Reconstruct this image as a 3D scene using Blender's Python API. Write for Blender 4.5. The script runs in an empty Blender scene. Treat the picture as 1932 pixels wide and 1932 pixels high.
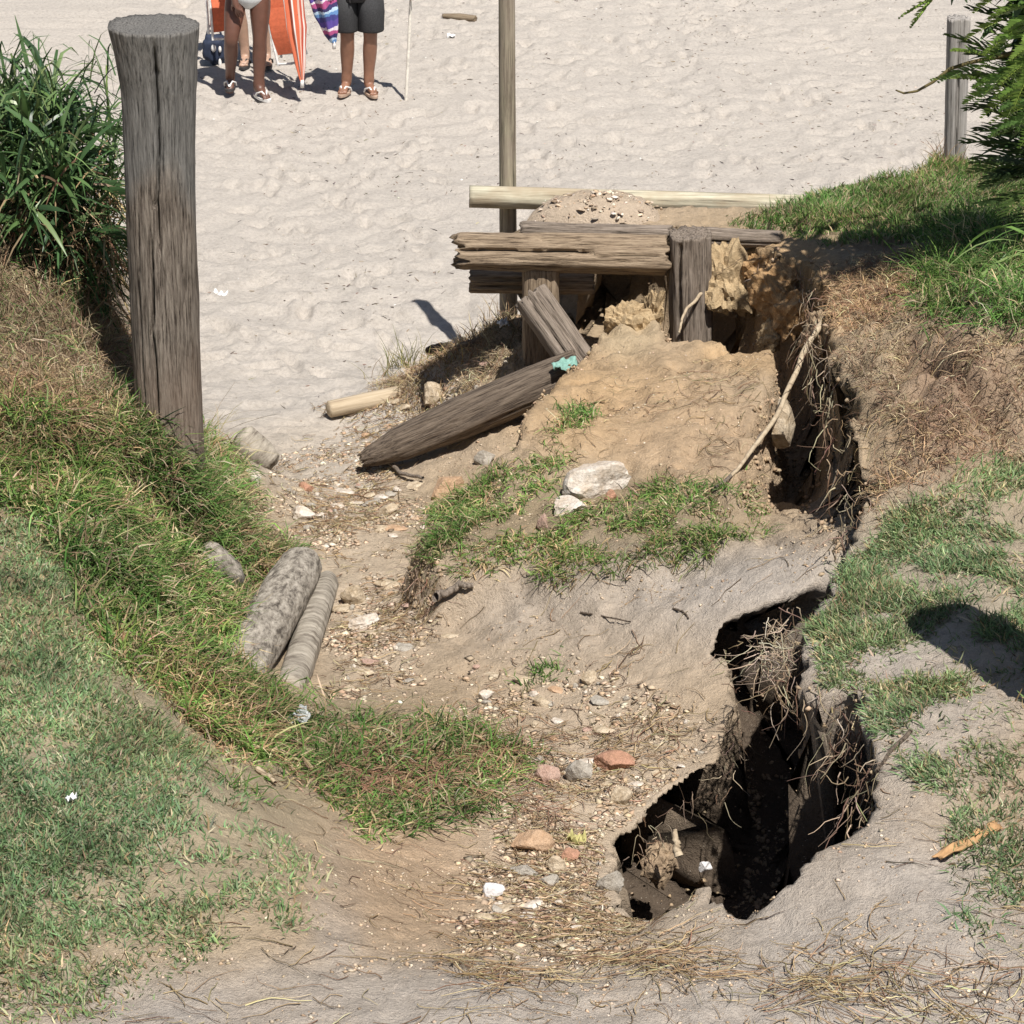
import bpy, bmesh, math, random
import numpy as np
from mathutils import Vector, Matrix

# ------------------------------------------------------------------ camera, world, sun, exposure
SC = bpy.context.scene
CAMZ, FOC, PIT = 5.8, 5000.0, math.radians(24.0)      # metres, focal length in 1932-px units, pitch
cam = bpy.data.cameras.new('camera'); cam_o = bpy.data.objects.new('camera', cam)
SC.collection.objects.link(cam_o)
cam_o.location = (0, 0, CAMZ); cam_o.rotation_euler = (math.pi/2-PIT, 0, 0)
cam.sensor_fit = 'HORIZONTAL'; cam.angle = 2*math.atan(966/FOC); cam.clip_start = 0.1; cam.clip_end = 3000
SC.camera = cam_o
SUN_EL, SUN_AZ = math.radians(60), math.radians(24)   # sun stands behind the camera, to the right
w = bpy.data.worlds.new('World'); SC.world = w; w.use_nodes = True
nt = w.node_tree; bg = nt.nodes['Background']
sky = nt.nodes.new('ShaderNodeTexSky'); sky.sky_type = 'NISHITA'; sky.sun_disc = False
sky.sun_elevation = SUN_EL; sky.sun_rotation = math.pi-SUN_AZ
nt.links.new(sky.outputs[0], bg.inputs[0]); bg.inputs[1].default_value = 0.05
sl = bpy.data.lights.new('sun', 'SUN'); sl.energy = 5.0; sl.angle = math.radians(.5); sl.color = (1, .955, .89)
sun_o = bpy.data.objects.new('sun', sl); SC.collection.objects.link(sun_o)
SD = Vector((-math.sin(SUN_AZ)*math.cos(SUN_EL), math.cos(SUN_AZ)*math.cos(SUN_EL), -math.sin(SUN_EL)))
sun_o.rotation_euler = SD.to_track_quat('-Z', 'Y').to_euler(); sun_o.location = (3, -5, 14)
SC.view_settings.view_transform = 'Standard'; SC.view_settings.look = 'None'
SC.view_settings.exposure = 0.28; SC.view_settings.gamma = 1; SC.view_settings.use_curve_mapping = False
SC.cycles.max_bounces = 6; SC.cycles.diffuse_bounces = 2; SC.cycles.transparent_max_bounces = 6

random.seed(7); RNG = np.random.default_rng(11)
COL = SC.collection
CP, SP = math.cos(PIT), math.sin(PIT)

# ------------------------------------------------------------------ helpers: a photo pixel (1932 units) to a place in the scene
def ray(px, py):
    u = (px-966)/FOC; v = (966-py)/FOC
    return np.array([u, CP+v*SP, -SP+v*CP])
def atz(px, py, z):
    d = ray(px, py); t = (z-CAMZ)/d[2]; return np.array([d[0]*t, d[1]*t, z])
def atY(px, py, Y):
    d = ray(px, py); t = Y/d[1]; return np.array([d[0]*t, Y, CAMZ+d[2]*t])
def proj(X, Y, Z):
    dep = Y*CP-(Z-CAMZ)*SP; dep = np.maximum(dep, .1)
    return 966+FOC*X/dep, 966-FOC*(Y*SP+(Z-CAMZ)*CP)/dep

def _hash(ix, iy, s):
    h = (ix*374761393+iy*668265263+s*1442695041).astype(np.int64) & 0x7fffffff
    h = (h ^ (h >> 13))*1274126177 & 0x7fffffff
    return ((h ^ (h >> 16)) & 0xffff)/65535.0
def vn(x, y, s=0):
    x = np.asarray(x, float); y = np.asarray(y, float)
    ix = np.floor(x).astype(np.int64); iy = np.floor(y).astype(np.int64)
    fx = x-ix; fy = y-iy; fx = fx*fx*(3-2*fx); fy = fy*fy*(3-2*fy)
    a = _hash(ix, iy, s); b = _hash(ix+1, iy, s); c = _hash(ix, iy+1, s); d = _hash(ix+1, iy+1, s)
    return (a*(1-fx)+b*fx)*(1-fy)+(c*(1-fx)+d*fx)*fy*1.0
def fbm(x, y, s=0, o=4, g=.5):
    r = 0; a = 1; t = 0
    for k in range(o):
        r = r+a*(vn(np.asarray(x)*2**k+17.3*k, np.asarray(y)*2**k-9.1*k, s+k)-.5); t += a; a *= g
    return r/t*2
def sst(x): x = np.clip(x, 0, 1); return x*x*(3-2*x)
def sdpoly(X, Y, P):
    P = np.asarray(P, float); d = np.full(X.shape, 1e9); ins = np.zeros(X.shape, bool)
    for i in range(len(P)):
        a = P[i]; b = P[(i+1) % len(P)]; e = b-a; L = max(e@e, 1e-12)
        t = np.clip(((X-a[0])*e[0]+(Y-a[1])*e[1])/L, 0, 1)
        d = np.minimum(d, (X-a[0]-t*e[0])**2+(Y-a[1]-t*e[1])**2)
        c = (a[1] > Y) != (b[1] > Y)
        if abs(e[1]) > 1e-12: ins ^= c & (X < a[0]+(Y-a[1])*e[0]/e[1])
    d = np.sqrt(d); return np.where(ins, d, -d)
class TPS:
    def __init__(s, pts, lam=1e-3):
        p = np.asarray(pts, float); s.p = p[:, :2]; n = len(p)
        d = np.linalg.norm(s.p[:, None]-s.p[None], axis=2)
        K = np.where(d > 0, d*d*np.log(d+1e-9), 0)+lam*np.eye(n)
        Q = np.c_[np.ones(n), s.p]; A = np.zeros((n+3, n+3)); A[:n, :n] = K; A[:n, n:] = Q; A[n:, :n] = Q.T
        s.w = np.linalg.solve(A, np.r_[p[:, 2], 0, 0, 0])
    def __call__(s, X, Y):
        r = s.w[-3]+s.w[-2]*X+s.w[-1]*Y
        for (a, b), q in zip(s.p, s.w):
            d2 = (X-a)**2+(Y-b)**2; r = r+q*.5*d2*np.log(d2+1e-12)
        return r

# ------------------------------------------------------------------ object helpers
def tag(o, label=None, cat=None, group=None, kind=None):
    if label: o['label'] = label
    if cat: o['category'] = cat
    if group: o['group'] = group
    if kind: o['kind'] = kind
    return o
def link(name, me, mat=None, parent=None):
    o = bpy.data.objects.new(name, me); COL.objects.link(o)
    if mat is not None: me.materials.append(mat)
    if parent is not None: o.parent = parent
    return o
def empty(name, loc, rz=0):
    o = bpy.data.objects.new(name, None); COL.objects.link(o); o.location = Vector(loc); o.rotation_euler = (0, 0, rz)
    o.empty_display_size = .1; return o
def mesh_np(name, V, faces, col=None, smooth=False):
    me = bpy.data.meshes.new(name); V = np.asarray(V, np.float32)
    me.vertices.add(len(V)); me.vertices.foreach_set('co', V.ravel())
    faces = [f for f in faces if len(f)]
    loops = np.concatenate([np.asarray(f, np.int32).ravel() for f in faces])
    st = []; s = 0
    for f in faces:
        k = f.shape[1]; st.append(s+np.arange(len(f))*k); s += len(f)*k
    me.loops.add(len(loops)); me.loops.foreach_set('vertex_index', loops)
    st = np.concatenate(st).astype(np.int32)
    me.polygons.add(len(st)); me.polygons.foreach_set('loop_start', st)
    me.update(calc_edges=True); me.validate()
    if smooth: me.polygons.foreach_set('use_smooth', np.ones(len(me.polygons), bool))
    if col is not None:
        c = np.ones((len(V), 4), np.float32); c[:, :3] = col
        at = me.color_attributes.new('Col', 'FLOAT_COLOR', 'POINT'); at.data.foreach_set('color', c.ravel())
    return me
def norm(a): return a/np.maximum(np.linalg.norm(a, axis=-1, keepdims=True), 1e-9)
def ribbons(P, D, L, W, bend, col, seg=3, side=None, fold=0.0, tipw=.12, bow=None):
    """N blades: root P, first direction D, length L, width W, bend = vector added per segment."""
    N = len(P); P = np.asarray(P, float); D = norm(np.asarray(D, float)); L = np.broadcast_to(L, (N,)); W = np.broadcast_to(W, (N,))
    bend = np.broadcast_to(bend, (N, 3)); pos = P.copy(); V = []
    if side is None:
        a = RNG.uniform(0, 2*np.pi, N); side = np.c_[np.cos(a), np.sin(a), np.zeros(N)]
    for k in range(seg+1):
        d = norm(D+bend*k); s = norm(side-d*np.sum(side*d, 1, keepdims=True))
        t = k/seg
        wd = (W*(.75+.9*t-1.6*t*t) if bow is None else W*np.interp(t, *bow))*.5
        if k == seg: wd = W*tipw*.5
        if fold and 0 < k < seg:
            u = norm(np.cross(s, d)); V.append(np.stack([pos-s*wd[:, None]+u*(fold*wd)[:, None], pos, pos+s*wd[:, None]+u*(fold*wd)[:, None]], 1))
        elif fold: V.append(np.stack([pos-s*wd[:, None], pos, pos+s*wd[:, None]], 1))
        else: V.append(np.stack([pos-s*wd[:, None], pos+s*wd[:, None]], 1))
        pos = pos+d*(L/seg)[:, None]
    m = 3 if fold else 2
    V = np.concatenate(V, 1); n = (seg+1)*m; base = np.arange(N)[:, None]*n; F = []
    for k in range(seg):
        for j in range(m-1):
            F.append(base+np.array([[k*m+j, k*m+j+1, (k+1)*m+j+1, (k+1)*m+j]]))
    F = np.concatenate(F)
    c = np.repeat(np.broadcast_to(col, (N, 3)), n, 0)
    return V.reshape(-1, 3), F, c
def tubes(paths, rad, col, sides=4):
    """paths (N,K,3), rad (N,K)"""
    N, K, _ = paths.shape; d = norm(np.gradient(paths, axis=1))
    ref = np.where(np.abs(d[..., 2:3]) > .9, np.array([1., 0, 0]), np.array([0, 0, 1.]))
    a = norm(np.cross(d, ref)); b = np.cross(d, a)
    th = np.arange(sides)*2*np.pi/sides
    V = paths[:, :, None]+rad[:, :, None, None]*(a[:, :, None]*np.cos(th)[:, None]+b[:, :, None]*np.sin(th)[:, None])
    base = (np.arange(N)*K*sides)[:, None]; F = []
    for k in range(K-1):
        for j in range(sides):
            j2 = (j+1) % sides
            F.append(base+np.array([[k*sides+j, k*sides+j2, (k+1)*sides+j2, (k+1)*sides+j]]))
    return V.reshape(-1, 3), np.concatenate(F), np.repeat(np.broadcast_to(col, (N, 3)), K*sides, 0)
def merge(parts):
    V = []; F = {}; C = []; o = 0
    for v, f, c in parts:
        V.append(v); C.append(c); F.setdefault(f.shape[1], []).append(f+o); o += len(v)
    return np.concatenate(V), [np.concatenate(x) for x in F.values()], np.concatenate(C)

# ------------------------------------------------------------------ materials
def newmat(name):
    m = bpy.data.materials.new(name); m.use_nodes = True; nt = m.node_tree
    return m, nt, nt.nodes['Principled BSDF'], nt.nodes.new, nt.links.new
def ramp(nt, stops):
    r = nt.nodes.new('ShaderNodeValToRGB'); el = r.color_ramp.elements
    while len(el) > 1: el.remove(el[-1])
    el[0].position = stops[0][0]; el[0].color = (*stops[0][1], 1)
    for p, c in stops[1:]:
        e = el.new(p); e.color = (*c, 1)
    return r
def noise_node(nt, coord, scale, detail=4, rough=.6, mapscale=None):
    n = nt.nodes.new('ShaderNodeTexNoise'); n.inputs['Scale'].default_value = scale
    n.inputs['Detail'].default_value = detail; n.inputs['Roughness'].default_value = rough
    if mapscale:
        mp = nt.nodes.new('ShaderNodeMapping'); mp.inputs['Scale'].default_value = mapscale
        nt.links.new(coord, mp.inputs[0]); coord = mp.outputs[0]
    nt.links.new(coord, n.inputs['Vector']); return n
def mixc(nt, fac, a, b, mode='MIX'):
    m = nt.nodes.new('ShaderNodeMix'); m.data_type = 'RGBA'; m.blend_type = mode
    for sock, v in ((m.inputs[0], fac), (m.inputs[6], a), (m.inputs[7], b)):
        if isinstance(v, (int, float)): sock.default_value = v
        elif isinstance(v, tuple): sock.default_value = (*v, 1)
        else: nt.links.new(v, sock)
    return m.outputs[2]
def bump(nt, bsdf, height, strength=.5, dist=.01):
    b = nt.nodes.new('ShaderNodeBump'); b.inputs['Strength'].default_value = strength; b.inputs['Distance'].default_value = dist
    nt.links.new(height, b.inputs['Height']); nt.links.new(b.outputs[0], bsdf.inputs['Normal'])
def mathn(nt, op, a, b):
    m = nt.nodes.new('ShaderNodeMath'); m.operation = op
    for s, v in zip(m.inputs, (a, b)):
        if isinstance(v, (int, float)): s.default_value = v
        else: nt.links.new(v, s)
    return m.outputs[0]

def mat_ground():
    m, nt, b, N, L = newmat('earth_and_sand')
    at = N('ShaderNodeVertexColor'); at.layer_name = 'Col'
    tc = N('ShaderNodeTexCoord'); co = tc.outputs['Object']
    n1 = noise_node(nt, co, 260, 3, .7); n2 = noise_node(nt, co, 38, 5, .65); n3 = noise_node(nt, co, 110, 4, .7)
    r1 = ramp(nt, [(.3, (.62, .6, .58)), (.5, (1, 1, 1)), (.72, (1.28, 1.26, 1.22))]); L(n1.outputs[0], r1.inputs[0])
    r2 = ramp(nt, [(.3, (.78, .76, .74)), (.52, (1, 1, 1)), (.75, (1.16, 1.14, 1.1))]); L(n2.outputs[0], r2.inputs[0])
    c = mixc(nt, .55, at.outputs[0], r1.outputs[0], 'MULTIPLY'); c = mixc(nt, .8, c, r2.outputs[0], 'MULTIPLY')
    v = N('ShaderNodeTexVoronoi'); v.inputs['Scale'].default_value = 75; L(co, v.inputs['Vector'])
    rs = ramp(nt, [(.0, (1, 1, 1)), (.1, (1, 1, 1)), (.16, (0, 0, 0))]); L(v.outputs['Distance'], rs.inputs[0])
    rg = ramp(nt, [(.5, (0, 0, 0)), (.62, (1, 1, 1))]); L(v.outputs['Color'], rg.inputs[0])
    sp = mathn(nt, 'MULTIPLY', rs.outputs[0], rg.outputs[0])
    sp = mathn(nt, 'MULTIPLY', sp, .75)
    c = mixc(nt, sp, c, (.62, .56, .47))
    L(c, b.inputs['Base Color']); b.inputs['Roughness'].default_value = .95; b.inputs['Specular IOR Level'].default_value = .12
    h = mathn(nt, 'ADD', mathn(nt, 'MULTIPLY', n1.outputs[0], .35), mathn(nt, 'ADD', n3.outputs[0], mathn(nt, 'MULTIPLY', n2.outputs[0], 1.2)))
    bump(nt, b, h, .9, .016); return m
def mat_leaf(name, rough=.5, trans=.25, spec=.35):
    m, nt, b, N, L = newmat(name)
    at = N('ShaderNodeVertexColor'); at.layer_name = 'Col'
    L(at.outputs[0], b.inputs['Base Color']); b.inputs['Roughness'].default_value = rough; b.inputs['Specular IOR Level'].default_value = spec
    if trans:
        t = N('ShaderNodeBsdfTranslucent'); L(at.outputs[0], t.inputs[0]); mx = N('ShaderNodeMixShader'); mx.inputs[0].default_value = trans
        L(b.outputs[0], mx.inputs[1]); L(t.outputs[0], mx.inputs[2]); L(mx.outputs[0], nt.nodes['Material Output'].inputs[0])
    return m
def mat_wood(name, light, mid, dark, gray=None, zsplit=None, stretch=(38, 38, 1.6), bstr=.7, low=None):
    m, nt, b, N, L = newmat(name); tc = N('ShaderNodeTexCoord'); co = tc.outputs['Object']
    n = noise_node(nt, co, 1, 9, .72, stretch); n2 = noise_node(nt, co, 5, 4, .6, (1, 1, .5)); n3 = noise_node(nt, co, 1, 3, .6, (stretch[0]*3, stretch[1]*3, stretch[2]*2.5))
    r = ramp(nt, [(.37, dark), (.48, mid), (.62, light)]); L(n.outputs[0], r.inputs[0]); c = r.outputs[0]
    if gray:
        r2 = ramp(nt, [(.37, tuple(x*.3 for x in gray)), (.47, gray), (.64, tuple(min(1, x*1.6) for x in gray))]); L(n.outputs[0], r2.inputs[0])
        if zsplit is None:
            f = ramp(nt, [(.42, (0, 0, 0)), (.6, (1, 1, 1))]); L(n2.outputs[0], f.inputs[0])
        else:
            sx = N('ShaderNodeSeparateXYZ'); L(co, sx.inputs[0])
            q = mathn(nt, 'ADD', sx.outputs[2], mathn(nt, 'MULTIPLY', mathn(nt, 'SUBTRACT', n2.outputs[0], .5), .5))
            q = mathn(nt, 'ADD', q, mathn(nt, 'MULTIPLY', sx.outputs[0], -1.2))
            q = mathn(nt, 'MULTIPLY', mathn(nt, 'SUBTRACT', q, zsplit), 5.0)
            f = ramp(nt, [(.0, (0, 0, 0)), (1, (1, 1, 1))]); L(q, f.inputs[0])
        c = mixc(nt, f.outputs[0], c, r2.outputs[0])
    if low:
        sx = N('ShaderNodeSeparateXYZ'); L(co, sx.inputs[0])
        q = mathn(nt, 'ADD', sx.outputs[2], mathn(nt, 'MULTIPLY', mathn(nt, 'SUBTRACT', n2.outputs[0], .5), .35))
        f = ramp(nt, [(0, (1, 1, 1)), (1, (0, 0, 0))]); L(mathn(nt, 'MULTIPLY', mathn(nt, 'SUBTRACT', q, low[0]), 4.0), f.inputs[0])
        c = mixc(nt, f.outputs[0], c, mixc(nt, .6, low[1], r.outputs[0]))
    L(c, b.inputs['Base Color']); b.inputs['Roughness'].default_value = .88; b.inputs['Specular IOR Level'].default_value = .2
    bump(nt, b, mathn(nt, 'ADD', n.outputs[0], mathn(nt, 'MULTIPLY', n3.outputs[0], .5)), bstr, .012); return m
def mat_stone(name, a, c2, scale=18, b2=.6):
    m, nt, b, N, L = newmat(name); tc = N('ShaderNodeTexCoord'); co = tc.outputs['Object']
    n = noise_node(nt, co, scale, 6, .68); n2 = noise_node(nt, co, scale*6, 3, .6)
    r = ramp(nt, [(.35, a), (.62, c2)]); L(n.outputs[0], r.inputs[0])
    r2 = ramp(nt, [(.35, (.7, .7, .7)), (.6, (1.1, 1.1, 1.1))]); L(n2.outputs[0], r2.inputs[0])
    L(mixc(nt, .7, r.outputs[0], r2.outputs[0], 'MULTIPLY'), b.inputs['Base Color']); b.inputs['Roughness'].default_value = .9
    bump(nt, b, mathn(nt, 'ADD', n.outputs[0], mathn(nt, 'MULTIPLY', n2.outputs[0], .4)), b2, .01); return m
def mat_plain(name, col, rough=.6, scale=30, var=.25, bstr=.15, spec=.4):
    m, nt, b, N, L = newmat(name); tc = N('ShaderNodeTexCoord'); n = noise_node(nt, tc.outputs['Object'], scale, 4, .6)
    r = ramp(nt, [(.3, tuple(x*(1-var) for x in col)), (.7, tuple(min(1, x*(1+var)) for x in col))]); L(n.outputs[0], r.inputs[0])
    L(r.outputs[0], b.inputs['Base Color']); b.inputs['Roughness'].default_value = rough; b.inputs['Specular IOR Level'].default_value = spec
    bump(nt, b, n.outputs[0], bstr, .004); return m

M_GROUND = mat_ground(); M_GRASS = mat_leaf('grass_blades', .65, .3, .15); M_LEAF = mat_leaf('shrub_leaves', .38, .22, .5)
M_DRY = mat_leaf('dry_litter', .85, .1, .15); M_CHIP = mat_leaf('gravel_chips', .9, 0, .2)

# ------------------------------------------------------------------ THE GROUND: one sheet, beach + path gully + banks
def axis(fine0, fine1, st, steps):
    a = list(np.arange(fine0, fine1+1e-6, st)); 
    return a
def grow(a, d, end, f=1.35):
    out = []; x = a; s = d
    while abs(x) < abs(end): x = x+s; s *= f; out.append(x)
    return out
gx = list(np.arange(-3.3, 3.3001, .0215)); gx = list(reversed(grow(-3.3, -.03, -600)))+gx+grow(3.3, .03, 600)
gy = list(np.arange(6.0, 16.0, .02))+list(np.arange(16.0, 27.0, .046)); gy = list(reversed([6-q for q in (np.array(grow(0, .04, 600)))]))+gy+grow(gy[-1], .05, 900)
gx = np.array(gx); gy = np.array(gy); GX, GY = np.meshgrid(gx, gy)

lowpx = [(560,800,.02),(450,790,.05),(700,790,.04),(600,880,.08),(490,900,.13),(720,900,.1),(620,1000,.25),(740,1000,.26),(540,1010,.3),
 (640,1100,.38),(750,1120,.40),(680,1200,.5),(820,1200,.53),(800,1300,.6),(600,1330,.68),(1000,1300,.66),(1200,1250,.78),(1400,1150,.98),(1540,1070,1.1),
 (900,1150,.56),(1100,1120,.74),(1300,1080,.9),(1450,1045,1.02),(1560,1010,1.1),
 (1250,1450,.74),(1350,1380,.8),(1440,1290,.86),(1180,1590,.78),(1300,1620,.76),(1450,1500,.8),
 (1000,1450,.72),(720,1420,.84),(900,1600,.86),(1080,1600,.82),(700,1640,1.04),(800,1740,1.14),(1000,1740,1.06),(1150,1730,1.0),
 (650,1830,1.4),(900,1835,1.38),(1150,1825,1.36),(1300,1830,1.4),(900,1932,1.5),(600,1932,1.49),(1300,1932,1.5),(1700,1932,1.5),
 (0,1932,1.5),(300,1932,1.49),(0,1700,1.45),(300,1700,1.42),(500,1690,1.38),(620,1740,1.33),(590,1650,1.25),(0,1450,1.42),(250,1450,1.4),(400,1470,1.3),
 (0,1200,1.45),(150,1200,1.4),(250,1300,1.32),(0,1000,1.5),(100,1000,1.42),(480,1400,.95),(360,1230,1.02),(430,1330,.95),(500,1490,1.08),(560,1580,1.12),
 (200,1060,1.3),(300,1060,1.1),(400,1080,.75),(480,1100,.48),(500,1250,.68),(330,950,1.08),(400,950,.7),(470,960,.33),(310,830,1.25),(200,850,1.4),(0,850,1.5),(370,830,.95),
 (430,840,.4),(100,700,1.55),(0,600,1.75),(100,520,1.7),(200,600,1.48),
 (1520,960,.34),(1500,880,.34),(1570,960,.4),(1540,800,.4),(1470,720,.5),(1430,650,.6),
 (970,600,.58),(905,640,.44),(840,678,.33),(765,728,.16),(930,720,.42),(870,745,.27),(800,770,.1),(760,800,.06)]
low = [tuple(atz(*q)) for q in lowpx]
low += [(-2.2,12.6,1.5),(-2.2,13.2,.8),(-2.2,14,.1),(-1.75,12.4,.95),(-1.7,12.9,.4),(-1.6,13.5,.08),(-3,12.6,1.65),(-3,13.4,.9),(-3,14.3,.1),(-4.5,12.5,1.7),(-4.5,14.4,.1),
 (-4.5,9,1.5),(-4.5,6,1.5),(4.5,6,1.5),(4.5,9,1.2),(3,9,1.0),(2.5,11,.8),(4.5,12,.8),(2,13,.5),(.6,13,.35),(.3,12,.35),(.8,12,.5),(3,14.5,.2),(-.6,15,.0),(0,15,.05),(1,14.2,.3),(0,5,1.5),(-3,5,1.5),(3,5,1.5)]
for yy in (15.2, 16.4, 18): low += [(x, yy, 0.0) for x in (-4.5, -3, -1.5, 0, 1.5, 3, 4.5)]
T_LOW = TPS(low)
rr_lip = [(1165,1810,1.33),(1230,1740,1.26),(1290,1690,1.22),(1350,1650,1.2),(1392,1738,1.36),(1470,1655,1.42),(1560,1590,1.44),(1640,1510,1.45),(1655,1450,1.45),(1610,1345,1.44),
 (1580,1290,1.42),(1540,1350,1.36),(1512,1300,1.36),(1508,1220,1.37),(1520,1130,1.36),(1560,1075,1.32),(1590,1010,1.3),(1615,960,1.35),(1605,900,1.4),(1592,800,1.45),(1570,700,1.46),(1545,620,1.4),
 (1552,560,1.33),(1510,500,1.25),(1440,484,1.2),(1380,464,1.16),(1348,440,1.15),(1262,440,1.14),(1180,432,1.14),(1100,432,1.14),(1000,430,1.14)]
rrP = [tuple(atz(*q)[:2]) for q in rr_lip]+[(.1,14.8),(.9,14.85)]+[tuple(atz(*q)[:2]) for q in ((1480,383,1.2),(1560,348,1.22),(1720,332,1.24),(1755,285,1.25),(1850,303,1.25),(1960,320,1.25))]+[(5,14.5),(700,14.5),(700,-700)]+[(.4,-700)]
rrI = [(1932,1932,1.5),(1700,1900,1.48),(1500,1850,1.43),(1250,1850,1.4),(1300,1760,1.32),(1800,1600,1.47),(1932,1500,1.5),(1700,1300,1.45),(1932,1200,1.5),(1750,1100,1.42),(1932,1000,1.46),(1700,1020,1.36),
 (1690,900,1.42),(1800,900,1.5),(1750,800,1.58),(1900,830,1.58),(1700,720,1.58),(1800,680,1.72),(1932,700,1.76),(1650,640,1.52),(1750,600,1.66),(1900,600,1.85),(1650,540,1.4),(1750,520,1.46),(1850,470,1.5),
 (1600,470,1.28),(1500,445,1.23),(1700,400,1.26),(1600,365,1.23),(1850,350,1.24),(1780,310,1.25),(1420,440,1.17)]
T_RR = TPS([tuple(atz(*q)) for q in rr_lip+rrI]+[(.1,14.8,1.14),(.9,14.85,1.15),(4.5,6,1.5),(4.5,10,1.6),(4.5,14,1.3),(3,5,1.5)])
m1_lip = [(1085,692,.78),(1012,745,.88),(986,800,.94),(964,856,.9),(915,885,.76),(860,930,.7),(800,985,.68),(785,1030,.7),(800,1062,.7),(840,1150,.6),(900,1110,.68),(1000,1100,.75),(1150,1080,.88),(1300,1050,.95),(1408,1022,1.0),
 (1405,950,.98),(1412,870,1.0),(1440,780,1.0),(1470,700,1.02),(1455,655,.98),(1410,665,.9),(1335,640,.86),(1260,640,.84),(1245,590,.85),(1190,590,.85),(1140,615,.8),(1112,660,.76)]
m1P = [tuple(atz(*q)[:2]) for q in m1_lip]
T_M1 = TPS([tuple(atz(*q)) for q in m1_lip+[(1100,780,.9),(1250,740,.96),(1400,760,1.0),(1150,900,.9),(1300,900,.98),(1050,1000,.83),(900,980,.78),(1200,1000,.93),(1380,950,1.0)]])
XC = np.clip(GX, -4.5, 4.5); YC = np.clip(GY, 5.2, 17.5)
Zl = T_LOW(XC, YC); Zl = Zl*(1-sst((GY-15.5)/2.0))
near = (np.abs(GX) < 6) & (GY < 17) & (GY > 4)
jag = fbm(GX*5, GY*5, 3, 4)*.07+fbm(GX*22, GY*22, 5, 3)*.03
sdR = sdpoly(GX, GY, rrP)+np.where(near, jag, 0); sdM = sdpoly(GX, GY, m1P)+np.where(near, jag*.8, 0)
WR, WM = .10, .12
mR = sst(sdR/WR+.7); mM = sst(sdM/WM+.75)
pitP = [tuple(atz(*q)[:2]) for q in [(1188,1592,.76),(1235,1556,.74),(1300,1500,.73),(1380,1458,.75),(1398,1385,.78),(1412,1310,.82),(1405,1262,.85),(1376,1222,.9),(1396,1190,.93),(1445,1172,.96),(1510,1120,1.1),(1600,1090,1.1),(1750,1150,1.2),(1760,1560,1.2),(1500,1690,1.2),(1392,1755,1.2),(1342,1700,1.1),(1300,1672,1.05),(1245,1715,1.0),(1196,1690,.95)]]
sdP = sdpoly(GX, GY, pitP)+np.where(near, fbm(GX*4, GY*4, 91, 2)*.05+fbm(GX*16, GY*16, 93, 3)*.022, 0); mP = sst(sdP/.13+.5)*near
pitz = np.interp(GY, [7.6, 8.6, 9.4, 10.2, 10.8], [.26, .18, .2, .34, .75])
Zl = Zl*(1-mP)+np.minimum(Zl, pitz)*mP
Z = Zl.copy()
HM = T_M1(np.clip(GX, -.6, 2.2), np.clip(GY, 9.8, 14.4)); Z = np.maximum(Z, Zl+mM*np.maximum(HM-Zl, 0))
HR = T_RR(np.clip(GX, -.3, 4.5), np.clip(GY, 5.2, 16)); Z = np.where(mR > 0, np.maximum(Z, Z*(1-mR)+mR*HR), Z)
# bark-chip heap foundation on the terrace
gm = atY(1130, 410, 14.6)
# relief: footprints and ripples on the beach, lumps on the earth
beach = sst((GY-13.6)/1.2)*(1-mR)*sst((.35-Z)/.3)
wx = GX+fbm(GX*1.3, GY*1.3, 31)*.25; wy = GY+fbm(GX*1.3, GY*1.3, 37)*.25
rip = 1-np.abs(fbm(wx*3.2, wy*5.2, 41, 3)); rip2 = fbm(GX*9, GY*11, 43, 3)
Z = Z+beach*(np.where(GY < 60, 1, 0))*((rip-.75)*.062+rip2*.010+fbm(GX*.7, GY*.7, 47, 2)*.05)
earth = (1-beach)*near
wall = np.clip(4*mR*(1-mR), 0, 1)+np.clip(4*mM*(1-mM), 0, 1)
lump = sst((GY-9.6)/.8)*sst((GX+.5)/.4)*(1-sst((GY-14.3)/.3))*(1+1.2*sst((mR-.9)/.1)*sst((12.6-GY)/.5)*sst((GY-10)/.4))
Z = Z+earth*lump*((1-np.abs(fbm(GX*4.5, GY*4.5, 81, 4))*2.2)*.035-np.clip(fbm(GX*8+GY*3, GY*3, 83, 3)-.1, 0, 1)*.10)
Z = Z+earth*(fbm(GX*2.2, GY*2.2, 51, 3)*.03+fbm(GX*9, GY*9, 53, 4)*.016+fbm(GX*26, GY*26, 57, 2)*.013)
fr = np.random.default_rng(5)
steps = [(fr.uniform(-3.2, 4), fr.uniform(14.6, 25.5), fr.uniform(0, 6.28)) for _ in range(420)]
for _ in range(9):
    x, y, a = fr.uniform(-2, 3.5), fr.uniform(15, 17), fr.uniform(.6, 2.4)
    for k in range(16): x += math.cos(a)*.6; y += math.sin(a)*.6; a += fr.normal(0, .06); steps.append((x+math.sin(a)*.09*(-1)**k, y, a))
for x, y, a in steps:
    i0, i1 = np.searchsorted(gx, (x-.3, x+.3)); j0, j1 = np.searchsorted(gy, (y-.3, y+.3)); sl_ = (slice(j0, j1), slice(i0, i1))
    u = (GX[sl_]-x)*math.cos(a)+(GY[sl_]-y)*math.sin(a); v = -(GX[sl_]-x)*math.sin(a)+(GY[sl_]-y)*math.cos(a)
    d = np.sqrt((u/.125)**2+(v/.055)**2)
    Z[sl_] += beach[sl_]*(-.026*np.exp(-d**4)+.014*np.exp(-((d-1.35)/.35)**2))
PX, PY = proj(GX, GY, Z)
def pblob(px, py, rx, ry, p=2): return np.exp(-(((PX-px)/rx)**2+((PY-py)/ry)**2)**p)*near
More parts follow.
